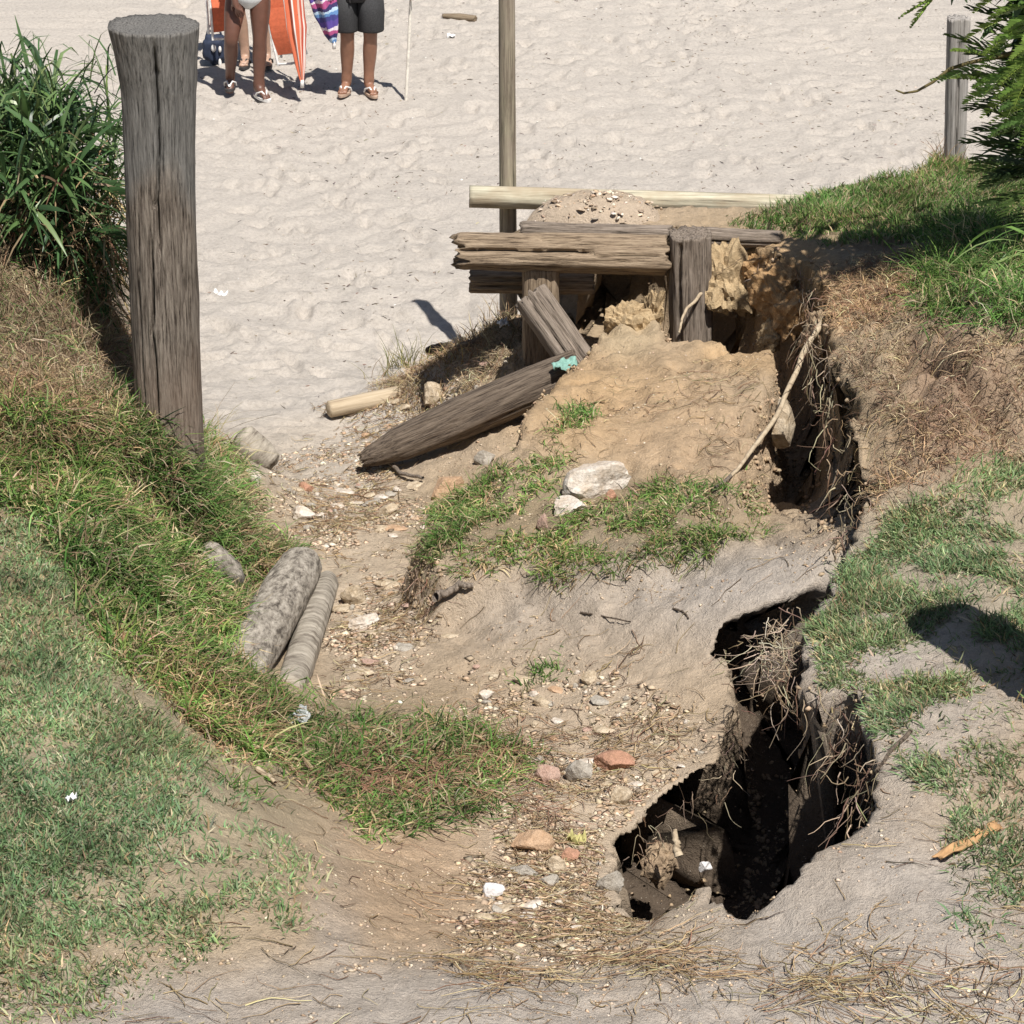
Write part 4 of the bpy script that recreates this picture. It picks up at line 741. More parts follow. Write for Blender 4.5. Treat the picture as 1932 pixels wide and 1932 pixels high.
for lb, q in (('long dark twig lying across the bare slope below the mound', [(1095, 1160), (1140, 1168), (1190, 1178)]), ('short bent twig on the bare slope right of the long dark twig', [(1270, 1150), (1290, 1158), (1300, 1170)]), ('black crooked twig on the pale path', [(612, 955), (622, 972), (645, 985)]), ('small upright curved twig beside the slim ringed log', [(715, 1095), (708, 1110), (714, 1125)])):
    stick('twig', lb, 'twig', q, .005, .003, W_DARK, .006, 10)

# ------------------------------------------------------------------ plants
def leaf_obj(parent, base, d, L, Wd, droop, col, seg=6, fold=.35, bow=((0, .15, .45, .8, 1), (.35, .8, 1, .6, .1)), name='leaf', side=None):
    base = np.array(base); bend = np.array([[0, 0, -droop]])
    V, Fq, c = ribbons(np.zeros((1, 3)), np.array([d]), np.array([L]), np.array([Wd]), bend, np.array([col]), seg, side, fold, .1, bow)
    o = link(name, mesh_np(name, V, [Fq], c, True), M_LEAF); o.parent = parent; o.location = base-np.array(parent.location); return o
def frond(parent, base, d, L, n, ll, lw, droop, col, name='frond', hang=.3, ang=1.0, rr=.006):
    K = 10; d = norm(np.array(d, float)); p = np.zeros(3); path = []; dirs = []
    for k in range(K+1):
        path.append(p.copy()); dk = norm(d+np.array([0, 0, -droop*k])); dirs.append(dk); p = p+dk*L/K
    path = np.array(path); dirs = np.array(dirs)
    parts = [tubes(path[None], np.linspace(rr, rr*.3, K+1)[None], np.array([np.array(col)*np.array([1.1, .95, .8])]), 4)]
    t = np.repeat(np.linspace(.18, 1, n), 2); sg = np.tile([1, -1], n)
    P0 = np.stack([np.interp(t*K, range(K+1), path[:, i]) for i in range(3)], 1); Dk = np.stack([np.interp(t*K, range(K+1), dirs[:, i]) for i in range(3)], 1)
    sd = norm(np.cross(Dk, np.array([0, 0, 1.]))); up = np.cross(sd, Dk)
    Dl = Dk*math.cos(ang)+sd*sg[:, None]*math.sin(ang)+up*.25+RNG.normal(0, .08, (2*n, 3))
    ln = ll*np.sin(np.pi*(.2+.72*t))*RNG.uniform(.85, 1.1, 2*n)
    cc = np.clip(np.array(col)*(1+RNG.normal(0, .15, (2*n, 1))), .01, .8)
    b = np.tile([0, 0, -hang], (2*n, 1))
    parts.append(ribbons(P0, Dl, ln, np.full(2*n, lw), b, cc, 4, up, 0, .1, ((0, .25, .6, 1), (.5, 1, .8, .1))))
    V, Fs, c = merge(parts); o = link(name, mesh_np(name, V, Fs, c), M_LEAF); o.parent = parent; o.location = np.array(base)-np.array(parent.location); return o
DG = [(.055,.11,.04),(.075,.14,.05),(.11,.19,.065),(.04,.08,.035),(.17,.24,.10)]
# spiky shrub on the left hump
sb = ground(40, 470); sh = empty('spiky_shrub', sb); tag(sh, 'dark green spiky shrub with arching strap leaves on the hump left of the big post', 'shrub')
cents = [(70, 270, 12.1), (125, 330, 12.0), (10, 220, 12.35), (110, 400, 11.9), (-40, 320, 12.0), (40, 390, 11.85), (150, 450, 11.95), (100, 230, 12.3), (20, 300, 12.1), (110, 330, 11.9)]
for ci, (cx, cy, Yc) in enumerate(cents):
    c0 = atY(cx, cy, Yc)
    st = np.linspace(0, 1, 8)[:, None]; b0 = np.array([c0[0]*.85+sb[0]*.15, Yc+.05, height(c0[0], Yc)[0]-.05]); pa = b0+(c0-b0)*st
    V, Fq, c = tubes(pa[None], np.linspace(.022, .014, 8)[None], np.array([[.12, .09, .06]]), 6); so = link('stem', mesh_np('stem', V, [Fq], c, True), M_DRY); so.parent = sh; so.location = -np.array(sh.location)
    for k in range(29):
        a = RNG.uniform(0, 6.28); t = RNG.uniform(.1, 1.75); d = np.array([math.cos(a)*math.sin(t), math.sin(a)*math.sin(t), math.cos(t)])
        L = RNG.uniform(.26, .46)*(1.1 if t < .6 else 1)*(.6 if d[0] > .5 and cx > 80 else 1)
        leaf_obj(sh, c0+d*.02+RNG.normal(0, .03, 3), d, L, RNG.uniform(.018, .032), RNG.uniform(.04, .26), np.array(DG[int(RNG.integers(0, 5))])*RNG.uniform(.8, 1.25))
for (cx, cy, Yc, d, L) in [(150, 440, 11.9, (.35, -.3, .2), .45), (130, 380, 11.9, (.5, -.3, .5), .42), (185, 420, 12.0, (.25, -.3, -.1), .42), (90, 300, 12.0, (.6, .1, .6), .5), (60, 420, 11.8, (-.4, -.5, .3), .5)]:
    frond(sh, atY(cx, cy, Yc), d, L, 20, .2, .011, .13, DG[int(RNG.integers(0, 3))], hang=.25, ang=.75)
cc = np.array([atY(min(205, 100+RNG.normal(0, 80)), 465+RNG.normal(0, 75), 12.05+RNG.normal(0, .12)) for _ in range(2600)])
V, Fq, c = ribbons(cc-np.array(sh.location), rdir(2600, .6, 2.7), RNG.uniform(.12, .35, 2600), RNG.uniform(.006, .014, 2600), np.tile([0, 0, -.35], (2600, 1)), pick(2600, BROWN+STRAW[2:]+DG[:2]+DG[:2], .25), 4)
o = link('dead_leaves', mesh_np('dead_leaves', V, [Fq], c), M_DRY); o.parent = sh; o['kind'] = 'stuff'
# leafy shrub at the right edge
rb = ground(1990, 640); rs_ = empty('leafy_shrub', rb); tag(rs_, 'tall mixed green shrub with feathery and palm like leaves at the upper right', 'shrub')
hub = [atY(1990, 190, 12.5), atY(2010, 40, 12.6), atY(1960, 330, 12.4), atY(2060, 250, 12.7), atY(2000, -120, 12.6), atY(1960, 110, 12.3)]
for h in hub:
    st = np.linspace(0, 1, 10)[:, None]; b0 = rb+np.array([.1, 0, -.1]); pa = b0+(h-b0)*st+np.array([.12, 0, 0])*np.sin(st*3.14)
    V, Fq, c = tubes(pa[None], np.linspace(.024, .01, 10)[None], np.array([[.13, .1, .07]]), 6); so = link('branch', mesh_np('branch', V, [Fq], c, True), M_DRY); so.parent = rs_; so.location = -np.array(rs_.location)
DK = [(.045,.075,.03),(.07,.115,.04),(.11,.17,.05)]
for (hx, hy, tx, ty, dy) in [(1990,190,1795,130,0),(1990,170,1800,60,.1),(1990,210,1830,200,-.1),(1980,290,1825,262,0),(1985,320,1838,318,-.1),(1990,330,1862,350,-.2),(2000,260,1850,160,.2),(1985,330,1900,400,-.3),(2000,120,1860,40,-.1),(2010,-60,1790,-40,.1),(2010,-120,1800,-150,.2),(2010,-150,1830,-260,0),(2000,-40,1770,-110,-.1),(2020,-170,1900,-330,.1),(2010,0,1850,-60,.3),(1990,240,1880,250,-.25),(1995,280,1850,240,0),(1990,300,1842,300,-.05),(2000,350,1870,330,-.2),(2000,370,1845,390,-.25),(1995,150,1835,95,.1),(2010,100,1838,10,0),(2020,-60,1780,-70,.3),(2020,-90,1760,-140,0),(2030,-120,1800,-190,-.2),(2030,-50,1830,-90,-.3),(2060,-100,1900,-130,.2),(2000,200,1870,120,-.2),(1990,380,1900,450,-.3),(1985,270,1860,200,.05),(2000,320,1868,268,0),(1990,330,1880,330,-.15),(2000,300,1858,345,-.1),(1995,220,1862,140,.1),(2005,350,1890,300,-.2)]:
    p0 = atY(hx, hy, 12.45); p1 = atY(tx, ty, 12.45+dy); d = p1-p0; L = np.linalg.norm(d)
    frond(rs_, p0, d+np.array([0, 0, .12*L]), L*1.02, 12, .17, .011, .035, DK[int(RNG.integers(0, 3))], hang=.12, ang=.6)
for (hx, hy, tx, ty, dy) in [(1760,-20,1712,38,0),(1790,-30,1690,20,.05),(1860,110,1765,140,-.1),(1850,140,1752,135,-.05),(1870,100,1790,80,-.1),(1920,90,1870,170,-.2),(1930,70,1900,150,-.25),(1940,120,1890,210,-.25),(1900,60,1840,120,-.2),(1950,60,1925,140,-.3),(1960,150,1910,230,-.3),(1900,130,1830,150,-.2),(1940,30,1880,60,-.2),(1880,150,1812,180,-.15),(1950,180,1880,190,-.3),(1930,0,1860,20,-.2),(1955,-40,1880,-50,-.2),(1960,180,1862,215,-.15),(1930,150,1845,205,-.2),(1970,60,1900,95,-.35),(1960,90,1880,140,-.35),(1975,200,1915,260,-.35),(1950,20,1890,40,-.35),(1940,200,1860,240,-.25),(1980,120,1930,190,-.4),(1900,20,1815,60,-.1),(1920,100,1835,178,-.3),(1945,60,1870,60,-.3),(1960,140,1880,165,-.35),(1970,220,1880,225,-.3),(1930,40,1850,85,-.3),(1980,60,1925,55,-.4),(1975,180,1940,235,-.4),(1950,100,1905,185,-.4),(1900,-30,1830,10,-.1)]:
    p0 = atY(hx, hy, 12.3); p1 = atY(tx, ty, 12.3+dy); d = p1-p0; L = np.linalg.norm(d)
    frond(rs_, p0+np.array([0, -.12, 0]), d+np.array([0, 0, .1*L]), L, 13, .06, .013, .03, [(.24,.36,.08),(.17,.29,.06),(.12,.22,.06)][int(RNG.integers(0, 3))], name='feather_leaf', hang=.05, ang=1.1, rr=.003)
for k in range(150):
    q = atY(RNG.normal(1925, 36), RNG.uniform(-20, 220), 12.4+RNG.normal(0, .16)) if k < 100 else atY(RNG.uniform(1760, 2080), RNG.uniform(-190, -35), 12.5+RNG.normal(0, .25)); a = RNG.uniform(0, 6.28)
    leaf_obj(rs_, q, np.array([math.cos(a), -abs(math.sin(a))*.8-.2, RNG.uniform(-.5, .5)]), RNG.uniform(.07, .15), RNG.uniform(.018, .034), .12, [(.07,.14,.035),(.12,.22,.045),(.2,.32,.08),(.045,.09,.03),(.05,.10,.03)][int(RNG.integers(0, 5))], 5, .2, ((0, .2, .5, .85, 1), (.2, .8, 1, .5, .08)))
V, Fq, c = tubes(np.array([[atY(x, y, 12.25) for x, y in ((1950, 90), (1870, 110), (1830, 118), (1792, 130), (1760, 155), (1730, 172), (1705, 176), (1690, 170))]]), np.linspace(.012, .004, 8)[None], np.array([[.16, .13, .06]]), 6)
so = link('branch', mesh_np('branch', V, [Fq], c, True), M_DRY); so.parent = rs_; so.location = -np.array(rs_.location)
fq = np.array([atY(max(1925, RNG.normal(1975, 28)), RNG.uniform(-30, 300), 12.62+RNG.normal(0, .1)) for _ in range(900)]+[atY(RNG.uniform(1730, 2150), RNG.uniform(-260, -35), 12.45+RNG.normal(0, .3)) for _ in range(1300)])
V, Fq, c = ribbons(fq-np.array(rs_.location), rdir(2200, .6, 2.4), RNG.uniform(.1, .22, 2200), RNG.uniform(.018, .045, 2200), np.tile([0, 0, -.15], (2200, 1)), pick(2200, [(.05,.10,.03),(.08,.15,.04),(.035,.07,.025)], .2), 4, None, 0, .1, ((0, .2, .5, .85, 1), (.2, .8, 1, .5, .08)))
o = link('inner_foliage', mesh_np('inner_foliage', V, [Fq], c), M_LEAF); o.parent = rs_; o['kind'] = 'stuff'
n_ = 1300; fq = np.array([atY(min(215, RNG.normal(60, 85)), RNG.normal(330, 90), 12.25+RNG.normal(0, .12)) for _ in range(n_)]); fq[:, 2] = np.minimum(fq[:, 2], 2.55)
V, Fq, c = ribbons(fq-np.array(sh.location), rdir(n_, .05, 1.5), RNG.uniform(.2, .46, n_), RNG.uniform(.009, .019, n_), np.tile([0, 0, -.28], (n_, 1)), pick(n_, DG+[(.16,.24,.08)], .25), 5)
o = link('inner_leaves', mesh_np('inner_leaves', V, [Fq], c), M_LEAF); o.parent = sh; o['kind'] = 'stuff'
for k in range(26):
    q = atY(RNG.uniform(1935, 2010), RNG.uniform(430, 600), 12.0+RNG.normal(0, .15)); leaf_obj(rs_, q, np.array([-RNG.uniform(.5, 1), -RNG.uniform(.1, .6), RNG.uniform(.1, .7)]), RNG.uniform(.3, .55), RNG.uniform(.010, .018), RNG.uniform(.12, .3), [(.16,.28,.07),(.10,.19,.05),(.24,.33,.12)][k % 3], 7, .2, name='blade')
# small dry plants by the wall
def tuft(name, label, px, py, n, L, Wd, pal, spread=.06, tilt=(.05, .7), cat='plant', P=None, droop=.15):
    P = ground(px, py) if P is None else np.array(P); r = empty(name, P); tag(r, label, cat)
    q = np.c_[RNG.normal(0, spread, n), RNG.normal(0, spread, n), np.zeros(n)]; q[:, 2] = height(q[:, 0]+P[0], q[:, 1]+P[1])-P[2]-.01
    b = RNG.normal(0, .15, (n, 3)); b[:, 2] = -droop
    V, Fq, c = ribbons(q, rdir(n, *tilt), RNG.uniform(*L, n), RNG.uniform(*Wd, n), b, pick(n, pal, .25), 4)
    o = link('blades', mesh_np('blades', V, [Fq], c), M_GRASS); o.parent = r; o['kind'] = 'stuff'; return r
OL = [(.22,.21,.08),(.3,.26,.12),(.16,.16,.06)]
tuft('dry_plant', 'olive upright tuft of thin stems on the sand edge left of the wall', 765, 690, 60, (.1, .3), (.004, .009), OL, .06)
tuft('dry_plant', 'thin dry stems left of the olive upright tuft', 735, 715, 30, (.1, .24), (.003, .006), OL+STRAW[2:], .06)
tuft('dry_plant', 'brown dry weed on the slope under the lower wall beam', 905, 640, 70, (.08, .22), (.004, .008), BROWN+STRAW, .08)
tuft('dry_plant', 'pale dry stems directly below the end of the lower beam', 945, 610, 50, (.1, .28), (.003, .006), STRAW+BROWN, .07)
tuft('dry_plant', 'dark weed on the slope by the broken branch stub', 850, 672, 50, (.06, .18), (.004, .009), BROWN+OL, .07)
tuft('dry_plant', 'grey brown weed tuft at the foot of the slope beside the pale log', 800, 780, 60, (.05, .13), (.004, .007), BROWN+STRAW, .07)
pts, px, py = sample(36000, [([(700,740),(760,700),(840,660),(960,600),(985,640),(985,700),(900,720),(800,770)], .8)], 25, (-1.2, .2, 13.4, 15), 191)
field('dry_weeds', 'dry weeds and rootlets covering the earth slope left of the broken wall', 'dry grass', pts, (.03, .12), (.002, .005), (.3, 1.4), BROWN+STRAW, [.16,.14,.12,.14,.14,.12,.1,.08], .4, 4, M_DRY)
tuft('grass_tuft', 'small green grass tuft on the bare gully slope', 1020, 1268, 130, (.04, .09), (.004, .007), GREEN, .05, (.2, 1.2))
tuft('grass_tuft', 'green grass tuft high on the orange mound', 1082, 782, 90, (.05, .11), (.004, .007), GREEN, .05, (.2, 1.2))
tuft('grass_tuft', 'brown dry grass tuft around the foot of the far grey post', 1770, 300, 160, (.08, .22), (.004, .007), BROWN+STRAW[2:]+GREEN[:1], .09, (.1, .9))
tuft('grass_tuft', 'long drooping straw stems at the right side of the big post', 385, 640, 26, (.3, .55), (.003, .005), STRAW[:3], .04, (.5, 1.2), P=atz(372, 610, 1.3), droop=.22)
tuft('grass_tuft', 'tall mixed green and straw tuft hiding the foot of the big post', 300, 862, 420, (.1, .26), (.005, .01), GREEN+STRAW, .12, (.1, 1.0))
tuft('grass_tuft', 'straw and green tuft against the right foot of the big post', 352, 868, 300, (.08, .22), (.004, .009), GREEN+STRAW+BROWN[:2], .08, (.1, 1.0))
tuft('grass_tuft', 'long green tuft on the bank edge below the right foot of the big post', 365, 915, 320, (.1, .28), (.004, .009), GREEN+STRAW[:2], .1, (.1, 1.0))
tuft('broad_weed', 'broad bright green weed in the long grass below the big post', 430, 935, 14, (.1, .2), (.022, .034), [(.13,.24,.05),(.16,.28,.07)], .03, (.5, 1.2))
tuft('broad_weed', 'bright green grass clump on the bank above the two grey logs', 280, 1210, 90, (.12, .26), (.006, .011), [(.17,.27,.07),(.12,.22,.06)], .1, (.2, 1.1))
# ------------------------------------------------------------------ people on the beach and what they carry
def mat_skin(name, col):
    m, nt, b, N, L = newmat(name); tc = N('ShaderNodeTexCoord'); n = noise_node(nt, tc.outputs['Object'], 14, 4, .6)
    r = ramp(nt, [(.3, tuple(x*.82 for x in col)), (.7, tuple(x*1.12 for x in col))]); L(n.outputs[0], r.inputs[0]); L(r.outputs[0], b.inputs['Base Color'])
    b.inputs['Roughness'].default_value = .45; b.inputs['Subsurface Weight'].default_value = .08; b.inputs['Subsurface Radius'].default_value = (.02, .008, .004); return m
def body(name, label, base, mat, leg, arm, lean=0.0, head_yaw=0.0):
    """leg/arm: per side (sign -1 = left in the picture) joint positions relative to the base point, x right, y away, z up."""
    V = []; R = []; E = []
    def add(p, r, par=None):
        V.append(tuple(p)); R.append(r if isinstance(r, tuple) else (r, r)); k = len(V)-1
        if par is not None: E.append((par, k))
        return k
    hx = .5*(leg[-1]['hip'][0]+leg[1]['hip'][0]); hy = .5*(leg[-1]['hip'][1]+leg[1]['hip'][1])
    pel = add((hx, hy, .96), (.135, .105)); wst = add((hx+lean*.1, hy, 1.09), (.125, .095), pel); ch = add((hx+lean*.25, hy, 1.27), (.15, .115), wst)
    up = add((hx+lean*.35, hy+.01, 1.41), (.12, .09), ch); nk = add((hx+lean*.4, hy, 1.50), .055, up); hd = add((hx+lean*.42, hy-.015, 1.58), (.068, .075), nk)
    h2 = add((hx+lean*.43, hy-.01, 1.66), (.078, .09), hd); h3 = add((hx+lean*.43, hy, 1.735), (.06, .07), h2); add((hx+lean*.43, hy-.10, 1.62), .014, hd)
    for sg in (-1, 1):
        q = leg[sg]; h = add(q['hip'], (.095, .1), pel); th = add(np.array(q['hip'])*.5+np.array(q['knee'])*.5, .09, h); kn = add(q['knee'], .06, th)
        cf = add(np.array(q['knee'])*.68+np.array(q['ankle'])*.32+np.array([0, .02, 0]), .066, kn); an = add(q['ankle'], .037, cf)
        a = np.array(q['ankle']); t = np.array(q['toe']); dv = norm(t-a); dv[2] = 0
        add(a-dv*.045+np.array([0, 0, -.045]), .032, an); bl = add(a*.35+t*.65+np.array([0, 0, .005]), (.04, .026), an)
        sdv = np.array([-dv[1], dv[0], 0])
        for k, o in enumerate((-.034, -.016, .001, .017, .033)):
            add(t+sdv*o*1.05+dv*(.012-abs(k-1.2)*.008), .0115 if k else .015, bl)
        q = arm[sg]; s0 = add((hx+lean*.35+sg*.19, hy, 1.40), .06, up); el = add(q['elbow'], .043, s0); m1 = add(np.array(q['elbow'])*.6+np.array(q['wrist'])*.4, .042, el); wr = add(q['wrist'], .028, m1)
        w_ = np.array(q['wrist']); hv = norm(np.array(q['hand'])); pm = add(w_+hv*.055, (.036, .02), wr); pn = add(w_+hv*.09, (.038, .016), pm)
        across = norm(np.cross(hv, np.array(q.get('palm', (0, 1, 0)), float))); cu = norm(np.array(q.get('palm', (0, 1, 0)), float))
        for k, (o, l) in enumerate(((-.028, .068), (-.010, .078), (.010, .073), (.028, .056))):
            b0 = w_+hv*.098+across*o; f1 = add(b0+hv*.012, .0095, pn); cb = q.get('curl', .3)
            f2 = add(b0+norm(hv+cu*cb)*l*.55, .0088, f1); add(b0+norm(hv+cu*cb)*l*.55+norm(hv+cu*cb*2.6)*l*.45, .0075, f2)
        tb0 = w_+hv*.045-across*.035; f1 = add(tb0, .012, pm); f2 = add(tb0+norm(hv-across*.7+cu*.4)*.034, .0105, f1); add(tb0+norm(hv-across*.7+cu*.4)*.034+norm(hv+cu*.5)*.028, .0085, f2)
    me = bpy.data.meshes.new(name); me.from_pydata(V, E, []); o = bpy.data.objects.new(name, me); COL.objects.link(o)
    o.modifiers.new('skin', 'SKIN'); sv = me.skin_vertices[0].data if me.skin_vertices else None
    if sv is None:
        bpy.context.view_layer.update(); sv = me.skin_vertices[0].data
    for k, r in enumerate(R): sv[k].radius = r; sv[k].use_root = (k == 0)
    md = o.modifiers.new('sub', 'SUBSURF'); md.levels = 2; md.render_levels = 2
    dg = bpy.context.evaluated_depsgraph_get(); m2 = bpy.data.meshes.new_from_object(o.evaluated_get(dg)); o.modifiers.clear(); o.data = m2; bpy.data.meshes.remove(me)
    m2.name = name; m2.materials.clear(); m2.materials.append(mat)
    for p in m2.polygons: p.use_smooth = True
    o.location = base; tag(o, label, 'person')
    hm = mat_plain('dark_hair', (.02,.015,.012), .7)
    garment(o, 'hair', lambda c: c[2] > 1.665+.06*(c[1] < hy-.02) or (c[2] > 1.56 and c[1] > hy+.03), .012, hm)
    em = mat_plain('eye', (.05,.04,.035), .2)
    for sg in (-1, 1):
        bm = bmesh.new(); bmesh.ops.create_uvsphere(bm, u_segments=10, v_segments=8, radius=.013); e = bpy.data.meshes.new('eye'); bm.to_mesh(e); bm.free()
        x = link('eye', e, em); x.parent = o; x.location = (hx+lean*.43+sg*.031, hy-.088, 1.645)
    return o
def garment(o, name, sel, off, mat, thick=.004, iters=0):
    bm = bmesh.new(); bm.from_mesh(o.data); bm.normal_update()
    bmesh.ops.delete(bm, geom=[f for f in bm.faces if not sel(f.calc_center_median())], context='FACES')
    for _ in range(iters): bmesh.ops.smooth_vert(bm, verts=[v for v in bm.verts if not v.is_boundary], factor=.5, use_axis_x=True, use_axis_y=True, use_axis_z=True)
    for _ in range(3):
        bmesh.ops.smooth_vert(bm, verts=[v for v in bm.verts if v.is_boundary], factor=.5, use_axis_x=False, use_axis_y=False, use_axis_z=True)
    for v in bm.verts: v.co += v.normal*off
    seen = set(); isl = []
    for f in bm.faces:
        if f in seen: continue
        st = [f]; seen.add(f); cur = []
        while st:
            x = st.pop(); cur.append(x)
            for e in x.edges:
                for y in e.link_faces:
                    if y not in seen: seen.add(y); st.append(y)
        isl.append(cur)
    isl.sort(key=len)
    bmesh.ops.delete(bm, geom=[f for c in isl[:-1] for f in c], context='FACES')
    bmesh.ops.solidify(bm, geom=bm.faces[:], thickness=thick); me = bpy.data.meshes.new(name); bm.to_mesh(me); bm.free()
    for p in me.polygons: p.use_smooth = True
    g = link(name, me, mat); g.parent = o; return g
def flipflop(o, leg, mat_sole, mat_strap):
    a = np.array(leg['ankle']); t = np.array(leg['toe']); dv = t-a; dv[2] = 0; dv = norm(dv); sd = np.array([-dv[1], dv[0], 0]); heel = a-dv*.085; heel[2] = 0
    V = []; n = 28; ln = np.linalg.norm((t-a)[:2])+.085+.04
    for z in (a[2]-.082, a[2]-.062):
        for k in range(n):
            an = 2*math.pi*k/n; u = .5+.5*math.cos(an); wd = (.036+.014*u)*math.sin(an); V.append(heel+dv*u*ln+sd*wd+np.array([0, 0, z+heel[2]]))
    V = np.array(V); q = np.array([[k, (k+1) % n, n+(k+1) % n, n+k] for k in range(n)]); me = bpy.data.meshes.new('flip_flop')
    me.from_pydata([tuple(v) for v in V], [], [tuple(x) for x in q]+[tuple(range(n-1, -1, -1)), tuple(range(n, 2*n))])
    so = link('flip_flop', me, mat_sole); so.parent = o
    z0 = a[2]-.06; p0 = heel+dv*ln*.8+np.array([0, 0, z0+.012]); st = []
    for sg in (-1, 1): st.append(np.array([p0, heel+dv*ln*.66+sd*sg*.022+np.array([0, 0, z0+.05]), heel+dv*ln*.5+sd*sg*.046+np.array([0, 0, z0+.03]), heel+dv*ln*.42+sd*sg*.048+np.array([0, 0, z0])]))
    V, Fq, c = tubes(np.array(st), np.full((2, 4), .008), np.array([[.8, .8, .8]]), 6); s2 = link('strap', mesh_np('strap', V, [Fq], c, True), mat_strap); s2.parent = so
SK_A = mat_skin('brown_skin', (.135,.062,.042)); SK_B = mat_skin('tanned_skin', (.27,.135,.085)); SK_C = mat_skin('light_skin', (.45,.29,.21))
WHITE = mat_plain('white_rubber', (.75,.73,.7), .5); BLACKR = mat_plain('dark_rubber', (.05,.045,.045), .6)
def gz(x, y): return float(height(x, y)[0])
def person(name, label, px, Y, mat, leg, arm, **k):
    X = (px-966)*(Y*CP+CAMZ*SP)/FOC; b0 = np.array([X, Y, gz(X, Y)+.008]); return body(name, label, b0, mat, leg, arm, **k), b0
legA = {-1: dict(hip=(-.10, .05, .90), knee=(-.15, -.13, .52), ankle=(-.20, .16, .13), toe=(-.20, .04, .035)), 1: dict(hip=(.09, .03, .90), knee=(.075, -.03, .50), ankle=(.05, -.02, .095), toe=(.13, -.15, .03))}
armA = {-1: dict(elbow=(-.26, -.03, 1.10), wrist=(-.10, -.17, .87), hand=(.28, -.1, -1), palm=(.2, 1, 0), curl=.35), 1: dict(elbow=(.30, -.02, 1.12), wrist=(.355, -.14, .875), hand=(.1, -.1, -1), palm=(.3, -.4, 0), curl=1.1)}
pA, bA = person('person', 'dark skinned person in a white swim brief and flip flops carrying a folded orange umbrella', 478, 21.45, SK_A, legA, armA)
bm = bmesh.new(); bmesh.ops.create_uvsphere(bm, u_segments=32, v_segments=20, radius=1)
for v in bm.verts: v.co = Vector((v.co.x*(.165 if v.co.z > 0 else .165*(1-.25*v.co.z*v.co.z)), v.co.y*.142+.032, .872+v.co.z*.135))
me = bpy.data.meshes.new('swim_brief'); bm.to_mesh(me); bm.free()
for p in me.polygons: p.use_smooth = True
link('swim_brief', me, mat_plain('white_lycra', (.72,.76,.76), .6, 25, .1, .4)).parent = pA
for sg in (-1, 1): flipflop(pA, legA[sg], BLACKR if sg < 0 else WHITE, WHITE)
legB = {-1: dict(hip=(-.085, .03, .90), knee=(-.085, -.03, .50), ankle=(-.105, .07, .09), toe=(-.14, -.08, .03)), 1: dict(hip=(.095, .03, .90), knee=(.105, -.03, .50), ankle=(.075, .04, .09), toe=(.13, -.11, .03))}
armB = {-1: dict(elbow=(-.27, -.0, 1.12), wrist=(-.24, -.13, .98), hand=(.1, -.4, -1), palm=(.5, -.3, 0), curl=1.0), 1: dict(elbow=(.34, -.03, 1.14), wrist=(.40, -.10, .965), hand=(.18, -.25, -1), palm=(.4, -.5, 0), curl=1.1)}
pB, bB = person('person', 'tanned person in dark grey shorts standing barelegged with a white walking stick', 678, 21.5, SK_B, legB, armB)
DKS = mat_plain('charcoal_cloth', (.035,.035,.037), .85, 90, .35, .5)
# shorts: two loose legs joined at the hips
V = []; n = 24; F4 = []
def ring(cx, cy, z, rx, ry): 
    k = len(V)
    for i in range(n):
        a = 2*math.pi*i/n; f = 1+.05*math.sin(3*a+z*19)+.03*math.sin(7*a+z*40); V.append((cx+rx*f*math.cos(a), cy+ry*f*math.sin(a), z))
    return k
def joinr(a, b): F4.extend([(a+i, a+(i+1) % n, b+(i+1) % n, b+i) for i in range(n)])
r0 = ring(.005, .03, 1.02, .185, .135); r1 = ring(.005, .03, .9, .2, .15); r2 = ring(.005, .03, .80, .2, .145); joinr(r0, r1); joinr(r1, r2)
for sg in (-1, 1):
    a = ring(.005+sg*.098, .03, .84, .105, .135); b_ = ring(.005+sg*.105, .01, .70, .105, .12); c_ = ring(.005+sg*.105, -.01, .565, .108, .118); d_ = ring(.005+sg*.105, -.01, .55, .1, .11); joinr(a, b_); joinr(b_, c_); joinr(c_, d_)
me = bpy.data.meshes.new('shorts'); me.from_pydata(V, [], F4); bm = bmesh.new(); bm.from_mesh(me); bmesh.ops.solidify(bm, geom=bm.faces[:], thickness=.005); bm.to_mesh(me); bm.free()
for p in me.polygons: p.use_smooth = True
so = link('shorts', me, DKS); so.parent = pB
V, Fq, c = tubes(np.array([[(.0, -.125, .99), (-.02, -.135, .94), (-.055, -.13, .87), (-.05, -.125, .80)], [(.0, -.125, .99), (.02, -.135, .95), (.05, -.13, .89), (.035, -.125, .83)]]), np.full((2, 4), .005), np.array([[.1, .1, .1]]), 6)
d2 = link('drawstring', mesh_np('drawstring', V, [Fq], c, True), BLACKR); d2.parent = so
for sg in (-1, 1): flipflop(pB, legB[sg], mat_plain('tan_rubber', (.45,.32,.24), .7), WHITE)
legC = {-1: dict(hip=(-.09, .03, .90), knee=(-.07, -.02, .50), ankle=(-.03, .05, .09), toe=(-.04, -.10, .03)), 1: dict(hip=(.09, .03, .90), knee=(.12, -.03, .50), ankle=(.15, .06, .09), toe=(.17, -.09, .03))}
armC = {-1: dict(elbow=(-.28, .0, 1.13), wrist=(-.30, -.08, .92), hand=(0, -.1, -1), palm=(.3, -.6, 0), curl=1.0), 1: dict(elbow=(.28, .0, 1.13), wrist=(.32, -.08, .93), hand=(0, -.1, -1), palm=(-.3, -.6, 0), curl=1.0)}
pC, bC = person('person', 'pale legged person in dark sandals standing behind the other two with folded chairs', 470, 22.5, SK_C, legC, armC)
garment(pC, 'shorts', lambda c: .70 < c[2] < 1.0 and abs(c[0]) < .2, .014, mat_plain('tan_shorts', (.42,.33,.25), .8))
